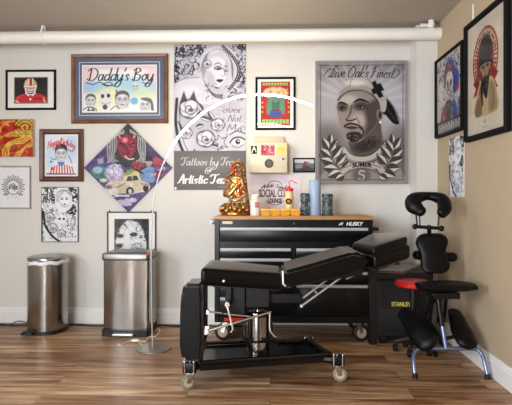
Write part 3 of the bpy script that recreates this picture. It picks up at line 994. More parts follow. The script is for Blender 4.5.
A.poly([(45, 53.2), (54, 52.4), (56, 57), (43, 58)], (74, 66, 66), 1); A.line([(49.5, 53), (49.5, 58)], .8, (200, 180, 150), smooth=0)
A.line([(24, 63), (34, 64), (42, 60)], 1, (120, 100, 84)); A.ell(47, 68, 3.8, 4.2, (40, 36, 38), soft=.15); A.ell(47, 68, 1.8, 2.2, (196, 190, 184), soft=.2); A.ell(63, 65, 3, 3.6, (40, 36, 38), soft=.15); A.ell(28, 67, 4, 4.6, (214, 206, 200), soft=.2)
A.line([(22, 70), (34, 72), (46, 73)], 1.4, (220, 216, 214)); A.ell(26, 64, 3.6, 2, (120, 110, 108), .9, soft=.3)
A.poly([(56, 59), (66, 61), (66, 64), (60, 62)], (180, 140, 100), .9)
A.line([(24, 74), (40, 72.5), (60, 68)], 1, (220, 214, 224), .8)
for q in ((38, 79, 4, 2.6), (44, 78, 3.4, 3), (50, 77, 4, 2.4), (43, 81, 6, 2)): A.ell(*q, (192, 184, 210), .95, soft=.4)
A.scribble(12, 76, 30, 66, 70, 2.2, .45, [(30, 28, 36), (210, 206, 220), (120, 110, 140)], .6)
A.mottle(16, 3, 9); A.mute(.72, .92, 1.12)
c = P(128.7, 167.9, YW)
t = thing('diamond_picture', 'purple diamond shaped canvas with red devil face and tan vintage car', 'picture', c)
W = side / k
b = nbm(); box(b, -W / 2, W / 2, -.03, 0, -W / 2, W / 2, .002, 1)
bmesh.ops.rotate(b, verts=b.verts, cent=(0, 0, 0), matrix=Matrix.Rotation(PI / 4, 3, 'Y'))
lobj('stretcher', b, mat('purple_edge', (66, 50, 96), .6), t)
art_mesh(A, 'artwork', INKG, W - .001, W - .001, -.0308, t, spin=PI / 4)

# 8 framed stone carving drawing behind the bin
A = Art(35, 52, 3)
A.fill((60, 60, 64)); A.mottle(14, 4)
A.ell(17, 26, 15.5, 25, (208, 210, 212), soft=.1); A.mottle(10, 3, 5)
A.scribble(3, 32, 2, 50, 90, 3, .8, [(90, 90, 96), (240, 240, 242), (50, 50, 56)])
A.poly([(10.5, 20), (10.5, 13), (13, 9), (15.5, 13), (15.5, 20), (24, 19), (27, 21.5), (24, 24), (15.5, 23.5), (16, 32), (13, 34), (10, 32), (10.5, 23.5), (3, 24), (1, 21.5), (3, 19)], (222, 224, 226), 1, smooth=2)
A.ell(6, 16.5, 3.5, 2, (40, 40, 46), .9, soft=.4); A.ell(20, 15, 3.5, 2, (44, 44, 48), .8, soft=.4); A.ell(5, 26, 3.5, 2, (40, 40, 46), .9, soft=.4)
A.ell(23, 28, 6, 5, (206, 208, 210), .9, soft=.3); A.rose(23, 28, 5); A.line([(28, 8), (31, 12), (31, 18)], 1.4, (50, 50, 56))
c, W, H = wallrect(107.5, 211.5, 156.5, 281)
t = picture('stone_cross_picture', 'thin dark framed drawing of a carved cross partly behind the square bin', c, W, H, .012, mat('pewter_frame', (84, 84, 80), .4, metal=.6), A, (0, .005, 35 / k, 54 / k), MATW, depth=.02)
for sx in (-.19, .17):
    b = nbm(); ball(b, (sx, -.008, H / 2 + .004), .006)
    lobj('hanger', b, FRBLK, t, True)

# 9 tall banner
w, h = 72, 145
A = Art(w, h, 2.5)
A.fill((188, 187, 198)); A.mottle(12, 12)
A.scribble(1, 30, 1, 12, 46, 3, 1.4, [(40, 38, 46), (90, 88, 98)]); A.scribble(0, 26, 8, 32, 60, 4, .8, [(60, 58, 66), (150, 148, 158)])
A.write('Live', 2, 12, 17, 8, (70, 68, 78), 1, .2); A.write('LA', 6, 30, 14, 10, (80, 78, 88), 1.1, .2)
A.scribble(0, 4, 18, 36, 16, 3, 1.2, [(40, 38, 44)])
A.scribble(54, 72, 0, 56, 150, 2.6, .9, [(46, 44, 52), (46, 44, 52), (130, 128, 138)])
A.ell(70, 2, 6, 4, (46, 44, 52), .7, soft=.6)
A.poly([(27, 12), (33, 5), (41, 1), (52, 1), (61, 9), (64, 20), (63, 34), (59, 46), (48, 50), (36, 44), (28, 30)], (198, 196, 207), 1, smooth=4)
for j in range(24):                                             # beaded lace edge of the veil
    f = j / 23
    x_, y_ = 49 + 16 * math.sin(f * PI * .86) , 2 + 42 * f
    A.ell(x_, y_, 1.8, 1.4, (58, 56, 64), .95, soft=.3); A.ell(x_, y_, .6, .5, (190, 188, 198), soft=.3)
A.poly([(2, 38), (12, 34), (26, 33), (34, 40), (44, 50), (46, 58), (30, 60), (4, 58)], (202, 200, 211), 1, smooth=3, soft=2)      # shoulder
A.ell(16, 46, 10, 5, (214, 213, 222), .8, soft=1); A.line([(2, 38), (12, 33.6), (26, 32.6)], .6, (96, 94, 104), .8)
for j in range(18):                                              # hair swept back
    f = j / 17
    A.line([(30 + 4 * f, 34 - 18 * f), (27.5 + 6 * f, 22 - 12 * f), (34 + 7 * f, 8 - 2 * f), (46 + 5 * f, 4 + 3 * f), (56 + 3 * f, 14 + 6 * f), (58 + 1 * f, 30 + 6 * f)], .45, (136, 134, 147) if j % 3 else (92, 90, 102), .75)
A.ell(40, 6, 8, 3, (216, 215, 224), .7, soft=1, rot=-.3)
A.poly([(38, 13), (46, 12.5), (52, 18), (54, 27), (52, 33), (48, 39), (44, 42), (38, 39), (34.5, 33), (34, 22)], (216, 214, 222), 1, smooth=4)   # face
A.ell(37, 33, 3.4, 7, (160, 158, 171), .6, soft=1.2, rot=-.4); A.ell(52.6, 24, 1.8, 7, (150, 148, 162), .5, soft=1.2)
A.ell(44.5, 23, 4.4, 2.2, (170, 168, 181), .7, soft=1); A.ell(52, 25, 2.4, 2, (170, 168, 181), .7, soft=1)
A.line([(40, 20.4), (44, 18.4), (48.4, 20.6)], .8, (64, 62, 71), taper=True); A.line([(50.6, 21.6), (53.4, 21.8)], .7, (64, 62, 71))
A.line([(40.6, 24.2), (44.4, 25), (48, 24.2)], .9, (34, 32, 40)); A.line([(41, 23), (44.4, 22), (47.6, 23.6)], .7, (60, 58, 66)); A.ell(44.6, 24, 1.4, 1, (40, 38, 46), .9, soft=.5)
A.line([(50.8, 26.4), (53.6, 26.6)], .9, (34, 32, 40))
A.line([(49.6, 24), (51.2, 30), (49.4, 31.4), (47.6, 31)], .6, (112, 110, 122)); A.ell(49, 29, 1, 1.6, (228, 227, 234), .9, soft=.8)
A.poly([(42.2, 35.6), (44.6, 34.4), (46.4, 34.8), (48.8, 34.6), (49.6, 35.8), (46.8, 38), (44.2, 37.6)], (58, 54, 66), 1); A.line([(43, 36), (46, 36.3), (49, 36)], .4, (30, 28, 36))
A.ell(33.6, 20, 3.8, 3.8, (176, 174, 186), 1, soft=.4); A.rose(33.6, 19.6, 4.4, (90, 88, 98), (210, 209, 217)); A.ell(33.6, 19.6, 1.1, 1.1, (50, 48, 56))
A.poly([(35, 36), (42, 42), (48, 41), (52, 44), (56, 50), (44, 54), (34, 46)], (186, 184, 196), 1, smooth=3, soft=1)
for j in range(5): A.line([(29 + j * 1.3, 33 + j * 2.6), (33 + j, 42 + j * 1.6), (40 + j * .6, 49 + j), (50 + j, 50 + j)], .7, (84, 82, 93), .85, taper=True)
A.scribble(30, 46, 38, 54, 20, 2, .55, [(70, 68, 78)]); A.scribble(46, 60, 42, 54, 20, 2.4, .6, [(80, 78, 90), (210, 208, 218)])
A.line([(3, 54), (2, 80), (8, 104), (22, 124), (40, 140)], 2.6, (52, 50, 60), 1, soft=1); A.line([(7, 56), (6, 80), (12, 102), (26, 122), (44, 140)], 1, (120, 118, 130))
A.poly([(10, 46), (14, 58), (6, 58)], (66, 64, 74), .9, soft=1.2); A.poly([(20, 46), (23, 57), (15, 56)], (66, 64, 74), .9, soft=1.2)
A.ell(48, 76, 14, 12, (176, 174, 187), .4, soft=1); A.ell(26, 80, 14, 12, (150, 148, 161), .4, soft=1)
A.rose(16, 64, 11, (60, 58, 68)); A.rose(32, 94, 9.5, (60, 58, 68)); A.rose(44, 80, 7, (60, 58, 68)); A.rose(12, 88, 6.5)
for q in ((24, 58, 30, 68), (26, 72, 38, 76), (4, 76, 8, 90), (22, 82, 30, 80), (36, 100, 50, 104), (20, 104, 24, 118), (40, 76, 34, 66)):
    A.leaf(*q, 2.6, (206, 204, 214), (76, 74, 86))
A.write('over', 48, 68, 20, 7, (80, 78, 88), .65, .25); A.write('Not', 54, 77, 13, 7, (80, 78, 88), .65, .25); A.write('Me', 53, 87, 14, 7.5, (70, 68, 78), .7, .25)
A.scribble(44, 70, 58, 92, 20, 2.6, .45, [(110, 108, 120)])
A.poly([(44, 90), (49, 94), (53, 92), (50, 98), (54, 103), (48, 101), (44, 106), (44, 99), (39, 96), (44, 95)], (186, 184, 194), 1, soft=.6); A.line([(44, 90), (49, 94), (53, 92), (50, 98), (54, 103), (48, 101), (44, 106), (44, 99), (39, 96), (44, 95), (44, 90)], .6, (60, 58, 66), smooth=0)
A.ell(64, 97, 6, 3, (232, 230, 236), soft=.2); A.ell(64, 97, 2.6, 2.6, (60, 58, 66), soft=.3); A.ell(64.6, 96.4, .8, .8, (230, 230, 236)); A.line([(56, 98), (60, 93.5), (66, 92.5), (71, 95)], 1.3, (50, 48, 56)); A.line([(56, 90), (63, 86.5), (71, 89)], 1.1, (90, 88, 98)); A.line([(58, 101), (64, 103), (70, 100)], .7, (100, 98, 108))
A.poly([(0, 106), (72, 106), (72, 145), (0, 145)], (104, 102, 104), 1); 
i = A.near(0, 72, 106.4, 145); A.C[i] += ((A.rng.rand(i.size) * 8 - 4) / 255)[:, None]
A.ell(36, 118, 26, 8, (122, 120, 122), .7, soft=1.2)
WH = (232, 230, 228)
A.write('Tattoos by Traci', 7, 120.5, 58, 8, WH, .6, .2)
A.write('@', 31, 128.5, 7, 6, WH, .7, .2)
A.write('Artistic Temple', 4, 138.5, 61, 9, (240, 238, 236), 1.5, .15)
A.line([(44, 142), (62, 142)], .4, (190, 188, 186), smooth=0)
c, W, H = wallrect(174, 45, 246, 190)
c.y = YW
t = thing('tattoo_banner', 'tall monochrome banner of a veiled woman with roses and shop lettering', 'banner', c)
b = nbm(); box(b, -W / 2, W / 2, -.006, 0, -H / 2, H / 2); lobj('backing', b, mat('banner_edge', (60, 60, 64), .6), t)
art_mesh(A, 'artwork', INK, W - .001, H - .001, -.0068, t)
for sx, sz in ((-1, -1), (-1, 1), (1, 1)):
    b = nbm(); tube(b, [(sx * (W / 2 - .014), -.009, sz * (H / 2 - .014)), (sx * (W / 2 - .014), -.0065, sz * (H / 2 - .014))], .007, 12)
    lobj('grommet', b, SATIN, t)

# 10 small comic style poster (plain stand-in: no character)
A = Art(31, 46, 3)
A.fill((176, 44, 44)); A.mottle(10, 5)
A.ell(15.5, 12, 13.5, 6.5, (222, 190, 150), 1, soft=.25); A.scribble(4, 27, 7, 17, 26, 2, .5, [(150, 90, 70), (236, 214, 180)])
A.poly([(7, 20), (11, 16), (20, 16), (25, 20), (25, 34), (21, 32), (21, 30), (11, 30), (10, 34), (6, 34)], (98, 142, 118), 1, smooth=2)
A.poly([(12, 20), (15.5, 22), (20, 20), (19, 30), (12, 30)], (70, 104, 88), .7, smooth=2)
for yy in (23, 26, 29): A.line([(12, yy), (15.5, yy + .8), (19.5, yy)], .5, (40, 70, 56))
A.poly([(10, 31), (21, 31), (22.5, 38), (9, 38)], (70, 84, 150), 1)
for j in range(8): A.poly([(1.5 + j * 3.6, 40), (4.4 + j * 3.6, 39.6), (4.4 + j * 3.6, 44.6), (1.5 + j * 3.6, 44.2)], (140, 196, 106), 1)
for j in range(9): A.poly([(2 + j * 3, 1.2), (4.4 + j * 3, 1), (4.4 + j * 3, 4.2), (2 + j * 3, 4)], (136, 190, 100), 1)
A.line([(0, 6), (0, 40)], 2, (50, 26, 26)); A.line([(31, 6), (31, 40)], 2, (50, 26, 26))
for yy in (22, 27, 32): A.ell(1.5, yy, 1, 1, (220, 180, 60)); A.ell(29.5, yy, 1, 1, (220, 180, 60))
c, W, H = wallrect(255.5, 77.5, 295.5, 130)
picture('green_red_poster_picture', 'small black framed red and green poster behind the glowing lamp arc', c, W, H, .018, FRBLK, A, (0, 0, 29 / k, 43.5 / k), MATW, depth=.022)

# 11 big portrait canvas, samples in photo px from (315,62)
A = Art(92, 122, 2.6)
def pp(*l): return [(x - 315, y - 62) for x, y in l]
A.fill((112, 107, 106)); A.mottle(10, 18)
A.ell(45, 40, 40, 42, (164, 160, 166), .8, soft=1.2); A.ell(78, 45, 16, 30, (176, 174, 184), .7, soft=1.2); A.ell(14, 40, 12, 26, (170, 168, 174), .6, soft=1.2)
for an in np.linspace(-2.9, .3, 15):
    A.line([(45 + 25 * math.cos(an), 42 + 25 * math.sin(an)), (45 + 62 * math.cos(an), 42 + 62 * math.sin(an))], 3.2, (196, 194, 202), .3, soft=3, smooth=0)
A.ell(12, 78, 14, 16, (86, 82, 82), .5, soft=1.1); A.ell(84, 78, 12, 16, (90, 86, 86), .5, soft=1.1)
SH = (60, 54, 54)
# shirt and shoulders
A.poly(pp((322, 186), (325, 170), (334, 158), (346, 150), (356, 154), (372, 148), (384, 150), (394, 160), (400, 186)), (138, 130, 125), 1, smooth=3, soft=1)
# neck
A.poly(pp((350, 132), (376, 118), (381, 134), (382, 148), (364, 158), (350, 152)), (92, 83, 80), 1, smooth=2, soft=1)
A.ell(50, 84, 12, 6, (50, 45, 44), .8, soft=1, rot=-.3); A.scribble(48, 66, 76, 88, 26, 2.2, .45, [(36, 32, 32), (140, 132, 126)])
A.line(pp((344, 150), (352, 158), (366, 159), (376, 154), (385, 144)), 4.5, (172, 166, 160), 1, soft=1)
A.line(pp((345, 147), (352, 155), (366, 156), (376, 151), (384, 142)), 1.0, (58, 52, 52), .9, soft=.7)
A.line(pp((341, 154), (350, 163), (366, 163), (380, 158), (389, 150)), 1.3, (70, 64, 63), .8, soft=1)
A.line(pp((336, 158), (346, 167), (366, 166), (384, 162), (392, 156)), 1.2, (84, 78, 76), .6, soft=1.2)
# cap bill, turned back and down
A.poly(pp((377, 94), (385, 98), (393, 107), (398, 118), (398, 125), (392, 124), (385, 116), (379, 112)), (30, 28, 30), 1, smooth=2)
A.line(pp((385, 98), (393, 108), (398, 122)), 1.2, (140, 136, 138), .9, soft=.8)
A.line(pp((382, 104), (389, 113), (394, 121)), 1.6, (70, 66, 68), .7, soft=1.2)
# head
A.poly(pp((338, 96), (346, 88), (368, 86), (378, 98), (379, 114), (376, 126), (370, 134), (361, 141), (352, 143.5), (345, 140), (341, 131), (338.4, 121), (336.6, 110)), (138, 128, 123), 1, smooth=4)
A.ell(33, 39, 10, 5, (182, 172, 166), .8, soft=1.2); A.ell(43, 59, 7, 6, (174, 164, 158), .8, soft=1.1); A.ell(29, 57, 2, 4, (140, 128, 122), .6, soft=1)
A.poly(pp((364, 108), (378, 100), (379, 116), (375, 128), (362, 140), (366, 124)), (66, 57, 55), .8, soft=5, smooth=3)
A.ell(64, 53, 3.2, 6, (122, 110, 105), 1, soft=.3); A.ell(64.4, 54, 1.6, 3.6, (52, 45, 44), .9, soft=.5); A.ell(64.5, 61, 1.2, 1.4, (220, 220, 222), .9, soft=.5)
# cap crown
A.poly(pp((337, 100), (338.6, 91), (343.5, 84.5), (351, 80), (360, 78.4), (369, 80), (377, 85), (383, 93), (386, 103), (384, 113), (379, 110), (377, 101), (370, 94), (360, 90.5), (349, 91), (342, 95)), (164, 159, 156), 1, smooth=3)
A.line(pp((337.6, 101), (342, 95.8), (349, 91.8), (360, 91.2), (370, 94.8), (377, 102), (379, 110)), 1.7, (70, 64, 63), .9, soft=.9)
A.line(pp((339, 94), (345, 89), (353, 86.8), (364, 87.6), (374, 92.6), (382, 102)), .7, (112, 106, 104), .9)
A.poly(pp((338, 96), (343, 90.5), (353, 88), (366, 89), (376, 96), (370, 94.4), (360, 91), (349, 91.4), (342, 95.4)), (140, 134, 131), .8, soft=.8, smooth=2)
A.ell(40, 22, 10, 3, (200, 197, 195), .8, soft=1); A.line(pp((352, 79.8), (350, 83), (349.4, 87.5)), .6, (96, 92, 90)); A.line(pp((366, 79), (371, 84), (374, 92)), .6, (96, 92, 90))
A.poly(pp((371, 84), (374.5, 81.5), (376.5, 85.5), (379.5, 84), (383.5, 91), (380.4, 92.6), (383, 97.6), (378.4, 99), (375.6, 94.4), (372.6, 95.6), (370.4, 90.6), (373.4, 89)), (32, 30, 32), 1)
# eyes, brows, nose, mouth, goatee
A.ell(27, 46, 5, 4, (62, 54, 52), .8, soft=1); A.ell(45, 44.6, 7.5, 4.6, (62, 54, 52), .8, soft=1)
A.line(pp((337.6, 105), (341, 103.2), (347.5, 105.8)), 1.6, (22, 20, 21), taper=True); A.line(pp((353, 103.4), (359, 100.4), (368, 103)), 1.9, (22, 20, 21), taper=True)
for (ex, ey, q) in ((27.2, 47.4, 2.5), (45, 46, 3.4)):
    A.ell(ex, ey, q, .9, (132, 124, 120), 1, soft=.5); A.ell(ex - .4, ey, 1.1, 1.0, (12, 11, 12), 1, soft=.2); A.line([(ex - q, ey), (ex, ey - 1.3), (ex + q, ey - .2)], .9, (14, 12, 14)); A.line([(ex - q, ey + 1.5), (ex, ey + 2.1), (ex + q, ey + 1.3)], .6, (66, 57, 55))
A.line(pp((351, 107), (349.6, 114), (347.4, 118.5)), 1.6, (70, 62, 59), .8, soft=1.4); A.ell(35.6, 56.6, 2.6, 2.2, (146, 134, 128), .8, soft=.9); A.line(pp((345.6, 120), (348, 121.4), (352, 121), (355, 119.6)), 1.2, (30, 25, 25)); A.line(pp((356, 118), (359, 124)), 1, (74, 66, 63), .7, soft=1)
A.line(pp((344, 127), (348, 124.6), (353, 124.6), (359, 126.6), (361, 130)), 1.7, (34, 29, 29), .95, soft=.6); A.ell(36.5, 66.2, 5.6, 1.5, (78, 66, 64), 1, soft=.4, rot=.03); A.line(pp((345, 128.2), (351, 128.8), (359, 128.4)), .8, (14, 12, 13)); A.ell(37, 69.2, 4, 1, (122, 110, 104), .8, soft=.6)
A.poly(pp((346.5, 134), (353, 132.4), (359, 133), (361, 137), (357, 142), (351, 143), (346.6, 139)), (46, 40, 40), .9, smooth=3, soft=1); A.line(pp((361, 128), (363, 133), (360, 139)), 1.4, (40, 35, 35), .8, soft=1)
A.scribble(33, 45, 72, 80, 12, 1.6, .5, [(170, 164, 160), (26, 23, 24)])
# laurel
LL, LD = (186, 180, 174), (62, 58, 58)
for mx_ in (1, -1):
    def mm(x, y): return (46 + mx_ * (x - 46), y)
    A.line([mm(29, 112), mm(18, 100), mm(13, 90), mm(15, 76)], 1, LD, .9)
    for (x0, y0, x1, y1, w_) in ((15, 82, 15.5, 72, 2.6), (14, 88, 7, 76, 3), (14.5, 90, 22, 78, 2.8), (15, 95, 5, 87, 3.2), (17, 97, 27, 84, 3.2), (18, 101, 5, 97, 3.4), (21, 103, 31, 92, 3.2), (22, 107, 8, 106, 3.8), (26, 109, 12, 115, 3.6), (27, 110, 34, 99, 2.8), (29, 113, 20, 118, 3)):
        (u0, v0), (u1, v1) = mm(x0, y0), mm(x1, y1)
        A.leaf(u0, v0, u1, v1, w_ * 1.35, LL, LD)
for x_, y_ in ((320, 156), (337, 145), (384, 144), (401, 156)): A.line([(x_ - 315 + 1.6 * math.cos(q), y_ - 62 + 1.6 * math.sin(q)) for q in (0, 1.2, 2.4, 3.6, 4.8)], .7, (50, 46, 46))
A.poly(pp((339, 172), (347, 164), (361, 162), (378, 164), (385, 171), (380, 174), (376, 169), (361, 167.6), (348, 169.5), (344, 175)), (168, 160, 154), 1)
A.line(pp((344, 168), (361, 162.4), (380, 168)), .6, (50, 46, 46)); A.line(pp((344, 174), (361, 168.4), (379, 173.6)), .7, (50, 46, 46))
A.type('SUMER', 37, 101.6, 19, 4.4, (40, 36, 36), .02, 1.0)
A.ell(46, 113, 9, 7, (92, 86, 84), .8, soft=.6); A.line(pp((364, 172), (360, 171), (359, 174), (363.5, 176), (362, 180), (358, 179)), 1.1, (186, 180, 176))
A.write("Live Oak's Finest", 13, 16.4, 64, 11, (34, 31, 34), .85, .35, arc=.4, rise=-1)
A.line([(5, 4.5), (87, 4.5), (87, 118), (5, 118), (5, 4.5)], .6, (66, 62, 64), .9, smooth=0)
for (a0, a1) in (((0, 0), (92, 0)), ((0, 0), (0, 122)), ((92, 0), (92, 122)), ((0, 122), (92, 122))): A.line([a0, a1], 6, (136, 132, 134), .85, smooth=0)
A.line([(9, 14), (14, 8), (20, 10), (16, 16)], .7, (40, 36, 40)); A.line([(78, 18), (84, 12), (81, 9)], .7, (40, 36, 40))
A.mute(1, 1, 1.12)
canvas_panel('airbrush_portrait_picture', 'large grey airbrushed portrait of a man in a backward cap with laurel', 315, 62, 407, 184, A, .03, EDGE)

# club sign sheet
A = Art(54, 41, 3)
A.fill((222, 212, 220)); A.mottle(4, 10)
KK = (50, 44, 48)
A.line([(28 + 7 * math.cos(q), 11 + 5 * math.sin(q)) for q in np.linspace(-3.14, 0, 9)], .5, KK)
for q0, q1, x_, y_, rx, ry in ((2.2, 4.4, 18, 17, 5, 6), (-1.3, .9, 38, 17, 5, 6), (.3, 2.85, 28, 24, 9, 6)):
    A.line([(x_ + rx * math.cos(q), y_ + ry * math.sin(q)) for q in np.linspace(q0, q1, 9)], .5, KK)
A.type('SOCIAL CLUB', 12, 14.4, 31, 7.6, KK, 0)
A.write('Artistic', 15, 13.4, 12, 3.6, KK, .6, .3, rise=1.4); A.write('Temple', 28.5, 13, 12, 3.6, KK, .6, .3, rise=-1.6)
A.type('LOUNGE', 21, 23.6, 14, 4.4, KK, .01)
c, W, H = wallrect(247, 175, 301, 216)
t = thing('club_sign_sheet', 'pale pink paper sign lettered SOCIAL CLUB behind the squeeze bottle', 'sign', c)
b = nbm(); box(b, -W / 2, W / 2, -.004, 0, -H / 2, H / 2); lobj('backing', b, MATW, t)
art_mesh(A, 'artwork', INK, W - .001, H - .001, -.0046, t)

# small landscape photo
A = Art(22, 14, 3)
A.fill((104, 110, 120)); A.poly([(0, 0), (22, 0), (22, 5), (0, 4)], (196, 200, 206), 1); A.ell(12, 5, 2.2, 2.6, (120, 82, 70)); A.ell(15, 5.5, 2, 2.4, (150, 110, 92))
A.poly([(6, 14), (9, 8), (16, 7.6), (20, 14)], (90, 74, 78), 1, smooth=2); A.ell(5, 9, 3.6, 2.6, (136, 142, 150), .9); A.poly([(0, 11), (22, 10), (22, 14), (0, 14)], (66, 66, 74), .8, soft=1.5)
c, W, H = wallrect(293, 158, 315.5, 172.5)
picture('couple_photo_picture', 'tiny black framed photograph between the cream box and portrait canvas', c, W, H, .013, FRBLK, A, (0, 0, W - .024, H - .024), MATW, depth=.018)

# right wall pictures
# left one: painted face in red and blue
A = Art(60, 62, 2.4)
A.fill((188, 184, 180)); A.scribble(2, 58, 1, 30, 120, 3.5, 1.1, [(30, 28, 34), (70, 70, 80), (200, 196, 192)])
A.ell(32, 18, 13, 14, (52, 74, 140), 1, soft=.3); A.ell(30, 16, 9, 8, (150, 50, 46), .8, soft=.7); A.ell(46, 24, 8, 9, (44, 70, 160), .95, soft=.4); A.ell(12, 28, 8, 10, (206, 198, 190), .95, soft=.3); A.ell(50, 30, 4, 3, (170, 40, 40), .8, soft=.7)
A.poly([(24, 18), (31, 14), (39, 18), (40, 28), (36, 35), (31, 38), (27, 35), (23, 28)], (204, 196, 190), 1, smooth=3)
for sx in (28, 35.5): A.ell(sx, 24, 2.4, 3, (30, 30, 40), .95, soft=.4)
A.line([(28, 31), (32, 33), (36, 31)], 1.3, (140, 40, 44)); A.ell(32, 28, 1, 1.4, (60, 50, 54)); A.scribble(27, 37, 28, 36, 10, 1.6, .5, [(60, 56, 60)])
A.poly([(14, 56), (20, 40), (28, 36), (36, 38), (44, 44), (46, 58)], (66, 62, 66), 1, smooth=2); A.scribble(18, 44, 38, 56, 40, 3, .8, [(140, 136, 136), (24, 22, 26)])
A.poly([(8, 60), (12, 44), (22, 40), (24, 56)], (150, 40, 38), .95, smooth=2); A.poly([(40, 38), (50, 44), (52, 60), (42, 60)], (60, 84, 160), .9, smooth=2); A.poly([(50, 40), (60, 36), (60, 58), (54, 58)], (60, 58, 66), .8, soft=2)
A.scribble(10, 56, 8, 50, 90, 3, .6, [(24, 24, 34), (60, 76, 140), (140, 44, 44), (210, 206, 202)], .7); A.scribble(0, 60, 30, 56, 60, 3, .7, [(190, 190, 200), (26, 24, 30), (70, 90, 150)])
A.poly([(0, 52), (60, 52), (60, 62), (0, 62)], (20, 18, 22), .95, soft=3)
for j in range(13):
    x_ = 4 + j * 4.1
    A.line([(x_, 54), (x_ + .3, 60)], 1.1, (214, 210, 206), smooth=0); A.line([(x_, 57 if j % 2 else 54.4), (x_ + 2.4, 56.6 if j % 2 else 54.8), (x_ + 2.2, 60)], .8, (214, 210, 206), smooth=0)
A.mute(1.1, .8, 1.35)
cY = (3.92 + 3.376) / 2
picture('painted_face_picture', 'black framed red and blue painted face poster on the beige wall', (XR, cY, (2.143 + 1.53) / 2), .535, .613, .022, FRBLK, A, (0, 0, .50, .578), MATW, depth=.035, rz=-PI / 2)
# right one: hooded figure with red roundel
A = Art(60, 78, 2.4)
A.fill((206, 196, 182)); A.mottle(5, 14)
def ringl(cx, cy, r, w_, col, a=1.0):
    A.line([(cx + r * .92 * math.cos(q), cy + r * math.sin(q)) for q in np.linspace(0, 2 * PI, 25)], w_, col, a)
A.poly([(8, 8), (52, 8), (52, 66), (8, 66)], (214, 200, 180), .9)
ringl(30, 29, 21.5, 1.2, (110, 30, 26)); A.ell(30, 29, 19, 20.6, (150, 44, 36), .85, soft=.1); ringl(30, 29, 17.6, 4.6, (214, 188, 166))
for j in range(40):
    an = 2 * PI * j / 40 + .05
    c0, s0 = math.cos(an), math.sin(an)
    A.line([(30 + 15.9 * .92 * c0, 29 + 15.9 * s0), (30 + 19.4 * .92 * c0, 29 + 19.4 * s0)], 1.0, (84, 28, 26), .9, smooth=0)
    if j % 3: A.line([(30 + 17.8 * .92 * c0, 29 + 17.8 * s0), (30 + 17.8 * .92 * math.cos(an + .12), 29 + 17.8 * math.sin(an + .12))], 1.0, (84, 28, 26), .9, smooth=0)
ringl(30, 29, 14.6, .8, (110, 30, 26)); A.ell(30, 30, 12.8, 14.4, (140, 38, 30), 1, soft=.2)
A.scribble(19, 41, 17, 44, 50, 3, .8, [(90, 20, 20), (176, 70, 56), (60, 16, 16)], .8)
for sx in (-1, 1): A.poly([(30 + sx * 9, 34), (30 + sx * 20, 42), (30 + sx * 15, 46), (30 + sx * 20, 52), (30 + sx * 9, 50)], (130, 34, 28), .9, soft=.8)
A.poly([(14, 66), (15, 54), (19, 46), (25, 42), (38, 42), (44, 46), (48, 54), (49, 66)], (188, 170, 136), 1, smooth=3)
A.poly([(33, 44), (44, 47), (48, 60), (48, 66), (36, 66), (35, 54)], (150, 130, 100), .8, soft=3); A.line([(22, 46), (19, 56), (20, 66)], .8, (96, 80, 62)); A.line([(40, 46), (43, 56), (41, 66)], .8, (96, 80, 62)); A.line([(27, 43), (25, 54), (25, 66)], .6, (110, 92, 72))
A.poly([(23, 30), (38, 30), (37.5, 38), (34, 44), (30, 46), (26.5, 43), (23.5, 37)], (160, 138, 110), 1, smooth=3)
A.poly([(24, 36), (27, 41), (30, 40), (34, 41), (37, 36), (37, 42), (35, 50), (33, 56), (29, 54), (26, 48), (24, 42)], (40, 32, 28), 1, smooth=3)
A.line([(27.5, 39.4), (30.5, 40.2), (33.5, 39.4)], .8, (130, 90, 74)); A.line([(30.6, 33), (30, 37.4), (31.6, 37.8)], .8, (100, 80, 62))
for sx in (27, 34): A.ell(sx, 33.8, 2, 1.1, (50, 40, 34), .9, soft=.5)
A.poly([(21.5, 31.5), (21, 22), (23.4, 15.4), (28, 12.6), (34, 12.8), (38.6, 16), (40, 23), (40, 32), (35, 30.6), (28, 30.4)], (40, 35, 28), 1, smooth=3)
A.poly([(18, 33), (23, 29), (31, 28), (38, 29.4), (43, 34), (37, 32.4), (30, 31.6), (23, 32)], (24, 20, 18), 1, smooth=2); A.ell(28, 19, 3, 5, (78, 70, 56), .6, soft=1); A.line([(23, 22), (31, 20), (39, 23)], .5, (80, 72, 58), .8)
A.ell(24, 50, 3.4, 4, (140, 112, 84), 1, soft=.2)
for j in range(4): A.line([(22, 47.4 + j * 1.9), (26.6, 47 + j * 1.9)], .6, (60, 46, 36))
A.poly([(23, 44), (26, 43), (27, 60), (24, 60)], (26, 22, 20), 1); A.poly([(14, 58), (20, 53), (25, 56), (24, 66), (14, 66)], (130, 110, 82), .9, smooth=2)
A.ell(30, 71, 1.6, 1.6, (150, 140, 130), .7); A.line([(26, 75), (34, 75)], .4, (150, 140, 130), smooth=0)
A.mute(1.05, .78, 1.35)
cY = (3.325 + 2.739) / 2
picture('hooded_figure_picture', 'largest black framed poster on beige wall with red roundel and bearded figure', (XR, cY, (2.21 + 1.434) / 2), .586, .776, .036, FRBLK, A, (0, 0, .52, .70), MATW, depth=.04, rz=-PI / 2)
# strip below
A = Art(29, 43, 3.4); A.fill((190, 186, 180)); flash(A, 29, 43)
A.mute(1, .86, 1.3)
c = Vector((XR, (3.68 + 3.40) / 2, 1.285))
t = thing('ink_drawing_picture', 'narrow unframed black ink drawing below the framed face on beige wall', 'picture', c)
t.rotation_euler = (0, 0, -PI / 2)
b = nbm(); box(b, -.14, .14, -.003, 0, -.215, .215); lobj('backing', b, MATW, t)
art_mesh(A, 'artwork', INK, .278, .428, -.0036, t)

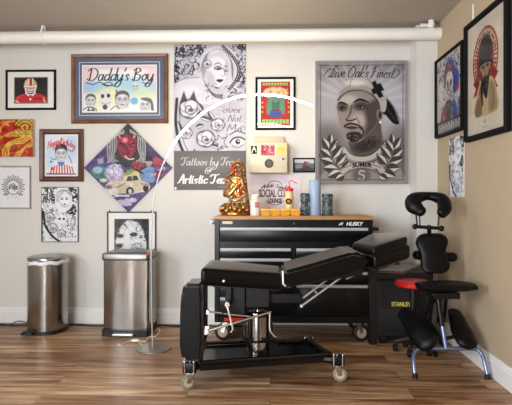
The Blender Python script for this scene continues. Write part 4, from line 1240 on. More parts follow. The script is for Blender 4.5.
# ================================================================== cream wall box
Yb = 4.0
c, W, H = wallrect(249.5, 142.5, 287.5, 173, Yb)
t = thing('cream_wall_box', 'cream metal box with stickers and speaker grille mounted on the wall', 'wall box', (c.x, YW, c.z - H / 2))
b = nbm(); box(b, c.x - W / 2, c.x + W / 2, Yb, YW, c.z - H / 2, c.z + H / 2, .006, 3); obj('housing', b, CREAM, t)
b = nbm(); box(b, c.x - W / 2 + .004, c.x + W / 2 - .004, Yb - .006, Yb + .002, c.z - H / 2 + .004, c.z + H / 2 - .004, .003, 2); obj('front_panel', b, CREAM, t)
b = nbm()
a0, a1 = P(254, 136.5, 4.09), P(284, 136.5, 4.09)
tb = P(270, 142, 4.09).z
box(b, a0.x, a1.x, 4.085, YW, tb - .02, a0.z, .004, 2)
obj('mounting_plate', b, mat('beige_plate', (196, 184, 158), .5), t)
b = nbm(); q = P(269, 163.5, Yb)
tube(b, [(q.x, Yb - .012, q.z), (q.x, Yb - .004, q.z)], .037, 28); sp = obj('speaker_grille', b, mat('grey_grille', (120, 116, 110), .5), t)
b = nbm()
for rr_ in (.012, .022, .031):
    tube(b, [(q.x + rr_ * math.cos(v), Yb - .0135, q.z + rr_ * math.sin(v)) for v in np.linspace(0, 2 * PI, 25)], .0022, 6, up=(0, 1, 0))
obj('grille_ring', b, FRBLK, sp)
def sticker(x0, y0, x1, y1, A, nm='sticker'):
    c_, w_, h_ = wallrect(x0, y0, x1, y1, Yb)
    return art_mesh(A, nm, INK, w_, h_, Yb - .0072 - YW, t, c_.x - c.x, c_.z - (c.z - H / 2))
A = Art(6, 8, 4); A.fill((30, 30, 32)); A.line([(1, 7), (3, 1), (5, 6)], .8, (230, 230, 230)); A.ell(3, 3, 1, 1, (220, 220, 220)); o = sticker(251, 146, 257, 154, A)
A = Art(13, 10, 4); A.fill((170, 90, 110)); A.scribble(1, 12, 1, 9, 30, 2, 1, [(210, 60, 50), (90, 90, 170), (220, 170, 180), (60, 50, 70)]); sticker(261, 145, 274.5, 155.5, A)
A = Art(9, 9, 4); A.fill((226, 206, 110)); [A.line([(1, y_), (8, y_)], .5, (150, 130, 70), smooth=0) for y_ in (2.5, 4.5, 6.5)]; sticker(277.5, 146, 286, 154.5, A)
b = nbm(); q = P(283, 159, Yb); tube(b, [(q.x, Yb - .014, q.z), (q.x, Yb - .004, q.z)], .009, 16); obj('lock', b, CHROME, t)

# ================================================================== tool chest
YC = 3.6; YCB = 4.08
kx = sc(YC)
def CX(px): return P(px, 200, YC).x
def CZ(py): return P(293, py, YC).z
x0, x1 = CX(214.5), CX(373)
t = thing('tool_chest', 'long black rolling tool chest with wooden top and silver drawer pulls', 'tool chest', ((x0 + x1) / 2, (YC + YCB) / 2, 0))
zt = CZ(216.4)
b = nbm(); box(b, x0 - .004, x1 + .004, YC - .012, YCB, CZ(219.8), zt, .004, 2); obj('worktop', b, BWOOD, t)
ztop = zt
b = nbm()
zb = CZ(323)
box(b, x0, x1, YC + .02, YCB - .005, zb, CZ(219.8), .003, 1)
box(b, x0, CX(219.5), YC, YC + .03, zb, CZ(219.8), .003, 1)
box(b, CX(368.5), x1, YC, YC + .03, zb, CZ(219.8), .003, 1)
box(b, CX(219.5), CX(368.5), YC, YC + .03, CZ(227), CZ(219.8))
box(b, CX(219.5), CX(368.5), YC + .004, YC + .03, CZ(247.6), CZ(242))
box(b, CX(291.5), CX(295.5), YC, YC + .03, CZ(316), CZ(247))
box(b, CX(219.5), CX(368.5), YC, YC + .03, zb, CZ(316.5), .002, 1)
obj('body', b, BLACK, t)
def drawer(xa, xb, ya, yb):
    b = nbm(); box(b, CX(xa), CX(xb), YC - .002, YC + .02, CZ(yb), CZ(ya), .003, 2)
    d = obj('drawer', b, BLACK, t)
    b = nbm()
    za = CZ(ya)
    pf = [(0, 0), (-.02, -.001), (-.024, -.006), (-.022, -.02), (-.014, -.022), (0, -.02)]
    prism(b, [Vector((CX(xa + .4), YC + dy, za + dz)) for dy, dz in pf], (CX(xb - .4) - CX(xa + .4), 0, 0))
    obj('pull', b, mat('drawer_pull_aluminium', (196, 198, 202), .35, metal=.35), d)
drawer(220, 368, 227.6, 241.6)
for ya, yb in ((248.2, 257.6), (258.4, 270.6), (271.4, 283.6), (284.4, 296.6), (297.4, 315.6)): drawer(220, 291, ya, yb)
for ya, yb in ((248.2, 257.6), (258.4, 270.6), (271.4, 283.6), (284.4, 315.6)): drawer(296, 368, ya, yb)
b = nbm(); q = P(294, 223.3, YC); tube(b, [(q.x, YC - .006, q.z), (q.x, YC + .002, q.z)], .008, 16); obj('lock', b, CHROME, t)
q0, q1 = P(343, 226, YC), P(363.5, 221.7, YC)
b = text_bm('HUSKY', (q0.x + q1.x) / 2 + .012, (q0.z + q1.z) / 2, .118, .028, YC - .0005, .25, bold=.03)
# sled-dog emblem left of the word: three slanting bars and a muzzle
for j, (hx, hz) in enumerate(((0, 0), (.009, .006), (.018, .002))):
    prism(b, [Vector((q0.x - .034 + hx, YC - .0005, q0.z + .004 + hz)), Vector((q0.x - .026 + hx, YC - .0005, q0.z + .004 + hz)), Vector((q0.x - .014 + hx, YC - .0005, q0.z + .022 + hz)), Vector((q0.x - .020 + hx, YC - .0005, q0.z + .022 + hz))], (0, -.001, 0))
obj('logo', b, mat('white_print', (236, 236, 236), .5), t)
b = nbm(); q = P(227.5, 222.6, YC); box(b, q.x - .038, q.x + .038, YC - .002, YC + .001, q.z - .011, q.z + .011, .001, 1); obj('badge', b, mat('bronze_badge', (150, 132, 116), .35, metal=.7), t)
b = nbm(); q0, q1 = P(224, 321.3, YC), P(246, 318, YC); box(b, q0.x, q1.x, YC - .0015, YC + .001, q0.z, q1.z); obj('warning_label', b, RED, t)
# push handle on the left side
b = nbm(); z_ = CZ(222)
hx = x0 - .028
tube(b, [(x0, YC + .03, z_), (hx, YC + .03, z_)], .02, 14); tube(b, [(x0, YCB - .06, z_), (hx, YCB - .06, z_)], .02, 14)
tube(b, [(hx, YC + .0, z_), (hx, YCB - .03, z_)], .016, 14)
obj('push_handle', b, mat('grey_grip', (150, 150, 148), .4, metal=.4), t)
b = nbm(); box(b, x1 - .002, x1 + .05, YC + .03, YC + .12, CZ(231), CZ(227.5), .004, 2); obj('side_bracket', b, BLACKP, t)
def caster(cx, cy, top, R, parent, wheelm, rot=0.0, forkm=CHROME, w=.03):
    b = nbm()
    d = Vector((math.cos(rot), math.sin(rot), 0)); n_ = Vector((-d.y, d.x, 0))
    o_ = Vector((cx, cy, 0)) + d * R * .35
    tube(b, [(cx, cy, top), (cx, cy, R * 2 + .008)], .014, 12)
    tube(b, [(cx, cy, top), (cx, cy, top - .008)], .026, 14)
    for s in (-1, 1):
        s_ = n_ * (s * (w / 2 + .004))
        prism(b, [Vector((cx, cy, R * 2 + .012)) + s_ - d * .018, Vector((cx, cy, R * 2 + .012)) + s_ + d * .018, o_ + s_ + d * .012 + Vector((0, 0, R)), o_ + s_ - d * .012 + Vector((0, 0, R * .9))], n_ * s * .003)
    box(b, cx - .02, cx + .02, cy - .02, cy + .02, R * 2 + .006, R * 2 + .014)
    c_ = obj('caster', b, forkm, parent)
    b = nbm()
    a_ = o_ + Vector((0, 0, R))
    tube(b, [a_ - n_ * w / 2, a_ - n_ * w * .4, a_ + n_ * w * .4, a_ + n_ * w / 2], [R * .9, R, R, R * .9], 28)
    obj('wheel', b, wheelm, c_)
    b = nbm()
    tube(b, [a_ - n_ * (w / 2 + .002), a_ + n_ * (w / 2 + .002)], R * .62, 20)
    obj('hub', b, mat('hub_beige', (176, 160, 134), .45), c_)
for (cx, cy, rt) in ((P(226, 0, 3.66).x, 3.66, 2.9), (P(358, 0, 3.66).x, 3.66, .25), (x0 + .08, 4.0, 2.6), (x1 - .08, 4.0, .4)):
    caster(cx, cy, zb, .062, t, mat('black_tyre', (24, 24, 25), .5), rt, w=.032)

# ------------------------------------------------------------------ things on the chest
ZT = ztop
Y0 = 3.82
def at(px): return P(px, 200, Y0).x
def hz(py): return P(290, py, Y0).z + (ZT - P(290, 215.6, Y0).z)
kk = 1 / sc(Y0)
# golden statue
sx0 = at(236)
t = thing('golden_statue', 'ornate golden deity statue with red ribbons on a carved round base', 'statue', (sx0, Y0, ZT))
b = nbm()
lathe(b, (sx0, Y0, ZT), [(.0, 0), (.108, 0), (.118, .008), (.118, .022), (.108, .03), (.112, .045), (.118, .06), (.11, .078), (.09, .085), (0, .087)], 36, 1, .72)
for j in range(20):
    an = 2 * PI * j / 20
    ball(b, (sx0 + .112 * math.cos(an), Y0 + .08 * math.sin(an), ZT + .05 + .012 * math.sin(j * 2.3)), .02, 1, .8, 1.1, 8, 6)
for j in range(14):
    an = 2 * PI * j / 14
    ball(b, (sx0 + .085 * math.cos(an), Y0 + .06 * math.sin(an), ZT + .082), .018, 1, 1, .8, 8, 6)
obj('base', b, GOLD, t)
# body grown from a skeleton
def skin(name, pts, edges, rad, m, parent, sub=2):
    me = bpy.data.meshes.new(name)
    base = Vector(parent['_o'])
    me.from_pydata([tuple(Vector(p) - base) for p in pts], edges, [])
    o = bpy.data.objects.new(name, me); COL.objects.link(o)
    md = o.modifiers.new('skin', 'SKIN')
    sv = me.skin_vertices[0].data if me.skin_vertices else None
    if sv is None:
        bpy.context.view_layer.objects.active = o
        bm_ = bmesh.new(); bm_.from_mesh(me); bm_.verts.layers.skin.verify(); bm_.to_mesh(me); bm_.free()
        sv = me.skin_vertices[0].data
    for i_, r_ in enumerate(rad):
        sv[i_].radius = (r_, r_) if not isinstance(r_, tuple) else r_
        sv[i_].use_root = (i_ == 0)
    s2 = o.modifiers.new('sub', 'SUBSURF'); s2.levels = s2.render_levels = sub
    dg = bpy.context.evaluated_depsgraph_get(); dg.update()
    me2 = bpy.data.meshes.new_from_object(o.evaluated_get(dg))
    bpy.data.objects.remove(o)
    me2.materials.clear(); me2.materials.append(m); me2.shade_smooth(); me2.name = name
    o = bpy.data.objects.new(name, me2); COL.objects.link(o); o.parent = parent
    return o
def sp_(px, py, dy=0.0): return (at(px), Y0 + dy, hz(py))
pts = [sp_(236, 193), sp_(236, 186), sp_(237, 179), sp_(236.5, 175.5), sp_(235, 171.5), sp_(234.4, 168.5),   # pelvis..head
       sp_(241, 180, -.02), sp_(243.5, 186, -.045), sp_(240, 190, -.07),         # right-hand arm
       sp_(232, 180, -.02), sp_(227.5, 184, -.05), sp_(226, 179.5, -.07),         # left-hand arm
       sp_(240, 197, -.03), sp_(242, 203, -.03), sp_(244, 205.5, -.045),            # leg
       sp_(232, 197, -.04), sp_(230.5, 203, -.03), sp_(228, 205.5, -.045)]
ed = [(0, 1), (1, 2), (2, 3), (3, 4), (4, 5), (2, 6), (6, 7), (7, 8), (2, 9), (9, 10), (10, 11), (0, 12), (12, 13), (13, 14), (0, 15), (15, 16), (16, 17)]
rd = [.032, .03, .034, .013, .022, .017, .016, .013, .01, .016, .013, .01, .022, .014, .01, .022, .014, .01]
fig = skin('figure', pts, ed, rd, GOLDL, t)
b = nbm()   # robes and sash
tube(b, [sp_(241, 180, -.03), sp_(236, 187, -.055), sp_(229, 194, -.05), sp_(226, 197, -.02)], [.012, .024, .028, .008], 12, smooth=5, flat=.55, dome=True)
tube(b, [sp_(229, 184, -.05), sp_(226, 190, -.05), sp_(224.5, 195, -.04), sp_(227, 197, -.03)], [.012, .022, .02, .004], 12, smooth=5, flat=.5, dome=True)
tube(b, [sp_(243, 184, 0), sp_(245, 192, -.01), sp_(247, 200, 0), sp_(245, 205, .01)], [.01, .02, .018, .008], 12, smooth=5, flat=.5, dome=True)
tube(b, [sp_(231, 199, -.05), sp_(236, 201, -.07), sp_(243, 197, -.06), sp_(247, 193, -.03)], [.01, .016, .016, .008], 12, smooth=5, dome=True)
ball(b, sp_(233.5, 189, -.02), .05, .8, .62, 1.05); ball(b, sp_(237.5, 181, -.01), .034, .9, .75, 1.1); ball(b, sp_(240, 193, .0), .042, .85, .7, 1.2)
for j in range(5): tube(b, [sp_(228 + j * 2.6, 184 + j, -.045), sp_(226.5 + j * 3.2, 191 + j * .6, -.06 + .004 * j), sp_(229 + j * 3.4, 198.5, -.045)], [.004, .008, .005], 6, smooth=4)
for j in range(4): tube(b, [sp_(233, 178 + j * 2, -.035), sp_(238, 179.5 + j * 2, -.045), sp_(242, 178 + j * 2.4, -.02)], .004, 6, smooth=3)
obj('robe', b, GOLDL, t)
b = nbm()   # headdress with a beaked peak
tube(b, [sp_(226, 177.5, -.04), sp_(229, 176, -.03), sp_(233, 173.5, -.01), sp_(236, 171, .0)], [.003, .012, .018, .016], 12, smooth=4, dome=True)
ball(b, sp_(234.5, 167.5), .019, 1, 1, .9)
for j in range(5): ball(b, sp_(230.5 + j * 2, 165.5 + abs(j - 2)), .008)
tube(b, [sp_(224, 181, -.05), sp_(228, 178.5, -.045), sp_(231, 181, -.04)], .008, 8, smooth=3, dome=True)
obj('headdress', b, GOLD, t)
b = nbm()   # tall curling staff / tail arching over the head
tube(b, [sp_(247.5, 205, .02), sp_(246, 192, .03), sp_(244.5, 180, .03), sp_(243.5, 170, .02), sp_(241, 163.5, .01), sp_(236, 162.5, 0), sp_(231.5, 166, -.01), sp_(229.5, 170, -.01)],
     [.016, .015, .016, .017, .017, .014, .009, .004], 12, smooth=5, dome=True)
for j in range(9): ball(b, sp_(247.5 - j * .5, 200 - j * 4.2, .01), .013, 1, 1, 1.2, 8, 6)
for q in ((239, 171), (240.5, 175), (241.5, 168), (238.5, 167)): ball(b, sp_(*q, .01), .011, 1, 1, 1, 8, 6)
obj('curled_tail', b, GOLD, t)
b = nbm()
tube(b, [sp_(233, 168.2, -.02), sp_(235.6, 171.5, -.03), sp_(238, 175, -.035)], .006, 6, smooth=4)
tube(b, [sp_(237.5, 180, -.045), sp_(238.5, 186, -.07), sp_(241.5, 190.5, -.07), sp_(244.5, 189.5, -.05)], .0045, 6, smooth=4)
tube(b, [sp_(239.5, 192, -.075), sp_(240.5, 196, -.08), sp_(240, 200, -.075)], .006, 6, smooth=4)
ball(b, sp_(233.3, 168, -.018), .013)
obj('red_ribbon', b, REDR, t)

# white bottle with label
xb = at(255.5); yb_ = Y0 - .06
t = thing('white_bottle', 'small frosted white bottle with pink and lime label beside the golden statue', 'bottle', (xb, yb_, ZT))
b = nbm(); lathe(b, (xb, yb_, ZT), [(0, 0), (.036, 0), (.039, .004), (.039, .10), (.034, .125), (.026, .135), (.026, .14), (0, .14)], 28); obj('body', b, mat('frosted_white', (226, 224, 218), .3), t)
b = nbm(); lathe(b, (xb, yb_, ZT), [(.0, .138), (.028, .138), (.028, .158), (.024, .163), (0, .163)], 24); obj('cap', b, WHITEP, t)
b = nbm(); lathe(b, (xb, yb_, ZT), [(.0, .112), (.0345, .112), (.037, .124), (.030, .13), (0, .13)], 28); obj('neck_band', b, mat('lime', (206, 216, 110), .5), t)
b = nbm()
for j in range(8):
    pass
pts_ = [(.0396 * math.sin(q), -.0396 * math.cos(q)) for q in np.linspace(-.1, .85, 9)]
va = [b.verts.new((xb + px_, yb_ + py_, ZT + .06)) for px_, py_ in pts_]; vb = [b.verts.new((xb + px_, yb_ + py_, ZT + .105)) for px_, py_ in pts_]
for j in range(8): b.faces.new((va[j], va[j + 1], vb[j + 1], vb[j]))
obj('label', b, mat('pink_label', (190, 120, 130), .5), t)

# squeeze bottle with bent red spout
xb = at(289.5); yb_ = Y0 + .05
t = thing('squeeze_bottle', 'pale yellow squeeze bottle with red cap and bent red spout', 'bottle', (xb, yb_, ZT))
b = nbm(); lathe(b, (xb, yb_, ZT), [(0, 0), (.03, 0), (.034, .004), (.034, .16), (.032, .175), (.024, .19), (0, .19)], 28); obj('body', b, mat('yellow_clear', (222, 200, 136), .3), t)
b = nbm(); lathe(b, (xb, yb_, ZT), [(0, .188), (.032, .188), (.032, .208), (.026, .212), (.012, .216), (.006, .23), (0, .23)], 24); obj('cap', b, RED, t)
b = nbm(); tube(b, [(xb, yb_, ZT + .22), (xb + .001, yb_, ZT + .262), (xb + .008, yb_ - .002, ZT + .272), (xb + .02, yb_ - .004, ZT + .272), (xb + .062, yb_ - .012, ZT + .245)], .0035, 8); obj('spout', b, RED, t)
b = nbm(); q_ = Vector((xb - .006, yb_ - .033, ZT + .108)); tube(b, [q_, q_ + Vector((0, -.004, 0))], .024, 24); lb = obj('round_label', b, FRBLK, t)
b = nbm(); tube(b, [q_ + Vector((0, -.0035, 0)), q_ + Vector((0, -.0048, 0))], .014, 16); obj('label_face', b, mat('label_red', (186, 96, 70), .5), lb)

# four amber trays
AMB = mat('amber_plastic', (222, 152, 28), .35)
AMBD = mat('amber_lid', (226, 176, 72), .35)
def tray(x):
    t = thing('amber_tray', 'first amber plastic tray from the left, next to the white bottle', 'tray', (x, Y0 - .1, ZT), 'amber trays in a row')
    b = nbm()
    y_ = Y0 - .1
    w_ = .036
    prism(b, [Vector((x - w_ + .004, y_ - .03, ZT)), Vector((x + w_ - .004, y_ - .03, ZT)), Vector((x + w_ - .001, y_ - .036, ZT + .038)), Vector((x - w_ + .001, y_ - .036, ZT + .038))], (0, .072, 0))
    bmesh.ops.bevel(b, geom=list(b.edges), offset=.003, segments=2, affect='EDGES')
    obj('tray', b, AMB, t)
    b = nbm(); box(b, x - w_, x + w_, y_ - .039, y_ + .039, ZT + .037, ZT + .054, .005, 2); obj('lid', b, AMBD, t)
    return t
y_t = Y0 - .1
def att(px): return P(px, 200, y_t).x
tr0 = tray(att(265.5))
for px, lb_ in ((275.4, 'second amber plastic tray from the left'), (285.2, 'third amber plastic tray from the left'), (295, 'rightmost amber plastic tray, beside the narrow tiki mug')):
    dup(tr0, (att(px), y_t, ZT), lb_)

# tiki mugs
TIKI = mat('tiki_glaze', (52, 66, 72), .25, noise=.7, nscale=70, coat=.4)
TIKIL = mat('tiki_relief', (92, 112, 118), .3, noise=.4, nscale=60, coat=.4)
def tiki(px, wpx, hpx, waist, label, nm):
    x = at(px); r = wpx / 2 * kk; h = hpx * kk; y = Y0 - .02
    t = thing(nm, label, 'mug', (x, y, ZT), 'tiki mugs on the chest')
    b = nbm()
    pr = []
    for j in range(25):
        f = j / 24
        s = 1 - waist * math.exp(-((f - .5) / .07) ** 2) + .05 * math.sin(f * 30)
        pr.append((r * s * (.96 if f < .03 or f > .97 else 1), h * f))
    pr += [(r * .8, h), (r * .78, h * .9), (0, h * .9)]
    lathe(b, (x, y, ZT), pr, 24); obj('cup', b, TIKI, t)
    b = nbm()
    for lvl in (.27, .75):
        zc = ZT + h * lvl
        f_ = y - r
        for s in (-1, 1):
            tube(b, [(x + s * r * .42 + r * .2 * math.cos(v), f_ + r * .14, zc + h * .06 + r * .16 * math.sin(v)) for v in np.linspace(0, 2 * PI, 11)], r * .09, 6, up=(0, 1, 0))
            ball(b, (x + s * r * .42, f_ + r * .12, zc + h * .06), r * .1, 1, .8, 1, 8, 6)
            box(b, x + s * r * .82 - r * .1, x + s * r * .82 + r * .1, y - r * .75, y - r * .2, zc - h * .1, zc + h * .1, r * .05, 1)
        tube(b, [(x, f_ + r * .1, zc + h * .08), (x, f_ - r * .02, zc), (x, f_ + r * .08, zc - h * .015)], [r * .1, r * .18, r * .22], 8)
        tube(b, [(x - r * .55, f_ + r * .28, zc - h * .06), (x, f_ + r * .02, zc - h * .05), (x + r * .55, f_ + r * .28, zc - h * .06)], r * .1, 8, smooth=3)
        tube(b, [(x - r * .5, f_ + r * .25, zc - h * .12), (x, f_ + r * .02, zc - h * .13), (x + r * .5, f_ + r * .25, zc - h * .12)], r * .1, 8, smooth=3)
        tube(b, [(x - r * .7, f_ + r * .35, zc + h * .14), (x, f_ + r * .02, zc + h * .12), (x + r * .7, f_ + r * .35, zc + h * .14)], r * .1, 8, smooth=3)
    obj('carved_face', b, TIKIL, t)
    return t
tiki(304.6, 9, 22, .28, 'narrow waisted dark tiki mug, left of the pale blue cylinder', 'tiki_mug')
tiki(327.2, 11, 21.4, .06, 'wide dark tiki mug, right of the pale blue cylinder', 'tiki_mug')
x = at(315)
b = nbm(); lathe(b, (x, Y0, ZT), [(0, 0), (.043, 0), (.045, .003), (.045, .268), (.042, .274), (.034, .276), (.034, .262), (0, .262)], 36)
tag(obj('cylinder_vase', b, mat('pale_blue_glaze', (150, 172, 196), .4), None, (x, Y0, ZT)), 'tall plain pale blue cylinder standing between two tiki mugs', 'vase')

# ================================================================== bins
# slim round step bin
Yr = 3.89
xr = P(48, 0, Yr).x
kr = 1 / sc(Yr)
R_ = 18.6 * kr; h_ = CAMZ - (256 - 197) * kr
t = thing('round_step_bin', 'slim rounded brushed steel step bin with white liner showing', 'bin', (xr, Yr, 0))
def drect(b, cx, cy, rx, ry, z0, z1, p=2.6, n=48, top=0.0):
    def pt(q, s=1.0):
        c_, s_ = math.cos(q), math.sin(q)
        return (cx + s * rx * math.copysign(abs(c_) ** (2 / p), c_), cy + s * ry * math.copysign(abs(s_) ** (2 / p), s_))
    levels = [(z0, 1)] + ([(z1, 1)] if not top else [(z1 - top, 1), (z1 - top * .4, .97), (z1 - top * .08, .88), (z1, .7)])
    rs = [[b.verts.new((*pt(2 * PI * i / n, s), z)) for i in range(n)] for z, s in levels]
    for r0, r1 in zip(rs, rs[1:]):
        for i in range(n): b.faces.new((r0[i], r0[(i + 1) % n], r1[(i + 1) % n], r1[i]))
    b.faces.new(rs[0][::-1]); b.faces.new(rs[-1])
    bmesh.ops.recalc_face_normals(b, faces=b.faces)
b = nbm(); drect(b, xr, Yr, R_, .16, .028, h_ - .03, 2.2); obj('body', b, STEEL, t)
b = nbm(); drect(b, xr, Yr, R_ * 1.02, .164, 0, .03, 2.2); obj('base', b, BLACKP, t)
b = nbm(); drect(b, xr, Yr, R_ * 1.01, .162, h_ - .026, h_, 2.2, top=.018); obj('lid', b, STEEL, t)
b = nbm()
ns = 60; rs = []
for z_, s_ in ((h_ - .03, 1.0), (h_ - .034, 1.05), (h_ - .055, 1.06), (h_ - .062, 1.02)):
    rs.append([b.verts.new((xr + R_ * (s_ + .02 * math.sin(i * 1.7) + .03 * math.sin(i * .5)) * math.cos(2 * PI * i / ns), Yr + .16 * (s_ + .02 * math.sin(i * 2.1)) * math.sin(2 * PI * i / ns), z_ + .004 * math.sin(i * .9 + z_))) for i in range(ns)])
for r0, r1 in zip(rs, rs[1:]):
    for i in range(ns): b.faces.new((r0[i], r0[(i + 1) % ns], r1[(i + 1) % ns], r1[i]))
obj('liner', b, mat('white_liner', (224, 224, 226), .5), t)
for px in (31.5, 63.5):
    b = nbm(); q = P(px, 259.6, Yr - .09)
    ball(b, (q.x, q.y - .045, h_ - .048), .008, 1.8, 1, .6)
    obj('drawstring', b, mat('red_drawstring', (206, 70, 66), .5), t)
b = nbm(); q = xr - R_ * .45
box(b, q - .06, q + .03, Yr - .20, Yr - .1, .012, .028, .006, 2); box(b, q - .05, q + .02, Yr - .2, Yr - .13, .028, .036, .004, 2); obj('pedal', b, BLACKP, t)

# square step bin
Yq = 3.72; Yq2 = 4.02
xa, xb_ = P(101.3, 0, Yq).x, P(148.5, 0, Yq).x
kq = 1 / sc(Yq); hq = CAMZ - (253.5 - 197) * kq
cxq, cyq = (xa + xb_) / 2, (Yq + Yq2) / 2
t = thing('square_step_bin', 'wide rectangular brushed steel step bin behind the lamp base', 'bin', (cxq, cyq, 0))
def bulged(b, x0, x1, y0, y1, z0, z1, bulge, r=.02, top=0.0):
    n = 16
    out = []
    for i in range(n + 1):
        f = i / n
        out.append((x0 + r + (x1 - x0 - 2 * r) * f, y0 - bulge * 4 * f * (1 - f)))
    def arc(cx, cy, a0, a1): return [(cx + r * math.cos(a0 + (a1 - a0) * i / 5), cy + r * math.sin(a0 + (a1 - a0) * i / 5)) for i in range(1, 5)]
    out += arc(x1 - r, y0 + r, -PI / 2, 0) + [(x1, y0 + r), (x1, y1 - r)] + arc(x1 - r, y1 - r, 0, PI / 2) + [(x1 - r, y1), (x0 + r, y1)] + arc(x0 + r, y1 - r, PI / 2, PI) + [(x0, y1 - r), (x0, y0 + r)] + arc(x0 + r, y0 + r, PI, 1.5 * PI)
    cx, cy = (x0 + x1) / 2, (y0 + y1) / 2
    lv = [(z0, 1)] + ([(z1, 1)] if not top else [(z1 - top, 1), (z1 - top * .35, .975), (z1, .9)])
    rs = [[b.verts.new((cx + (x - cx) * s, cy + (y - cy) * s, z)) for x, y in out] for z, s in lv]
    m_ = len(out)
    for r0, r1 in zip(rs, rs[1:]):
        for i in range(m_): b.faces.new((r0[i], r0[(i + 1) % m_], r1[(i + 1) % m_], r1[i]))
    b.faces.new(rs[0][::-1]); b.faces.new(rs[-1])
    bmesh.ops.recalc_face_normals(b, faces=b.faces)
b = nbm(); bulged(b, xa + .004, xb_ - .004, Yq + .026, Yq2, .05, hq - .045, .024); obj('body', b, STEEL, t)
b = nbm(); bulged(b, xa, xb_, Yq, Yq2, 0, .052, .012); obj('base', b, BLACKP, t)
b = nbm(); bulged(b, xa + .001, xb_ - .001, Yq + .006, Yq2, hq - .058, hq - .046, .008); obj('lid_gap', b, BLACKP, t)
b = nbm(); bulged(b, xa, xb_, Yq, Yq2 + .005, hq - .046, hq, .012, top=.016); obj('lid', b, mat('steel_lid', (120, 116, 112), .36, metal=1), t)
b = nbm(); box(b, cxq - .085, cxq + .075, Yq - .05, Yq + .01, .016, .034, .006, 2); obj('pedal', b, SATIN, t)
b = nbm(); q = P(148, 253.5, Yq).z; box(b, xb_ - .03, xb_ + .002, Yq - .002, Yq + .02, q - .012, q - .004); obj('liner_tab', b, mat('red_drawstring', (206, 70, 66)), t)

# ================================================================== arc floor lamp
Yl_ = 3.43
lb = P(153.5, 350.5, Yl_)
t = thing('arc_floor_lamp', 'slender arc floor lamp with glowing LED curve and flat round base', 'lamp', (lb.x, Yl_, 0))
b = nbm(); lathe(b, (lb.x, Yl_, 0), [(0, 0), (.118, 0), (.119, .004), (.118, .008), (.02, .01), (.012, .02), (0, .02)], 48); obj('base', b, mat('nickel_base', (150, 142, 132), .4, metal=.7), t)
pl = [(152.6, 349), (151.6, 300), (151.2, 250), (152.4, 215), (155.5, 190), (160.5, 171), (166.5, 157)]
ap = [(166.5, 157), (172, 147), (179, 136), (186, 128), (194, 120.6), (203, 113), (213, 106.6), (224, 101.4), (235, 97.8), (246, 95.6), (257, 94.7), (271, 95), (285, 96.8), (299, 100.6), (312, 105.6)]
b = nbm(); tube(b, [P(x, y, Yl_) for x, y in pl], .0042, 10, smooth=5); obj('pole', b, SATIN, t)
LED = mat('led_tube', (255, 250, 240), .5, emit=(255, 240, 218), estr=60)
b = nbm(); tube(b, [P(x, y, Yl_) for x, y in ap], [.0045] + [.006] * 13 + [.0042], 12, smooth=3, dome=True); obj('led_arc', b, LED, t)
b = nbm(); q = P(166.5, 157, Yl_); q2 = P(163.5, 164, Yl_); tube(b, [q, q2], .008, 12); obj('ferrule', b, SATIN, t)
b = nbm()
fl = lambda px, py, z=.004: (lambda Y: Vector((P(px, py, Y).x, Y, z)))(F * (CAMZ - z) / (py - 197))
tube(b, [fl(148, 349, .006), fl(141, 345), fl(138, 342), fl(135, 341.5), fl(127, 343), fl(122, 347), fl(118, 345.5)], .0032, 8, smooth=6)
tube(b, [fl(140, 342), fl(146, 342), fl(149, 338), fl(156, 337), fl(160, 331), fl(157, 329.5)], .0032, 8, smooth=6)
cd = obj('power_cord', b, WHITEP, t)
b = nbm(); q = fl(135.5, 341.5, .012); ball(b, (q.x, q.y, .012), .034, 1, .55, .34, 18, 10); obj('foot_switch', b, WHITEP, cd)

# black cable along the wall
b = nbm(); pts_ = []
for i in range(34):
    x = -2.4 + i * .0507
    pts_.append((x, 4.03 + .018 * math.sin(i * .9) , .006))
tube(b, pts_, .005, 6, smooth=3)
tube(b, [(-2.3, 3.98, .006), (-2.14, 3.97, .02), (-2.05, 3.93, .06), (-1.98, 3.98, .03), (-1.93, 4.0, .006), (-1.86, 4.02, .006)], .004, 6, smooth=5)
tag(obj('wall_cable', b, BLACKP, None, (-1.5, 4.03, 0)), 'black cable lying on the floor along the baseboard behind the bins', 'cable')
b = nbm(); tube(b, [(P(160, 0, 4.05).x, 4.05, .006), (P(180, 0, 4.05).x, 4.04, .006), (P(205, 0, 4).x, 4.05, .006), (P(220, 0, 3.9).x, 4.0, .006), (-.2, 4.04, .006)], .005, 6, smooth=5)
tag(obj('wall_cable', b, BLACKP, None, (-.7, 4.04, 0)), 'black cable on the floor running from the square bin under the tool chest', 'cable')

# ================================================================== tattoo bed
t = thing('tattoo_bed', 'black padded adjustable tattoo bed on a wheeled steel base', 'tattoo bed', (0.0, 2.95, 0))
def yf(px): return 2.70 + (px - 204) / 125 * .2
def yb2(px): return 3.08 + (px - 204) / 125 * .14
# leg rest
b = nbm()
c4 = [P(200, 267.5, 2.70), P(282, 273.5, 2.83), P(281.5, 265.6, 3.13), P(209, 258.6, 3.06)]
slab(b, c4, .105, .03, 6); o = obj('leg_cushion', b, VINYL, t)
b = nbm(); q = P(223.5, 281.5, 2.71); ball(b, (q.x, 2.722, q.z), .008, 1, .5, 1); obj('button', b, SATIN, o)
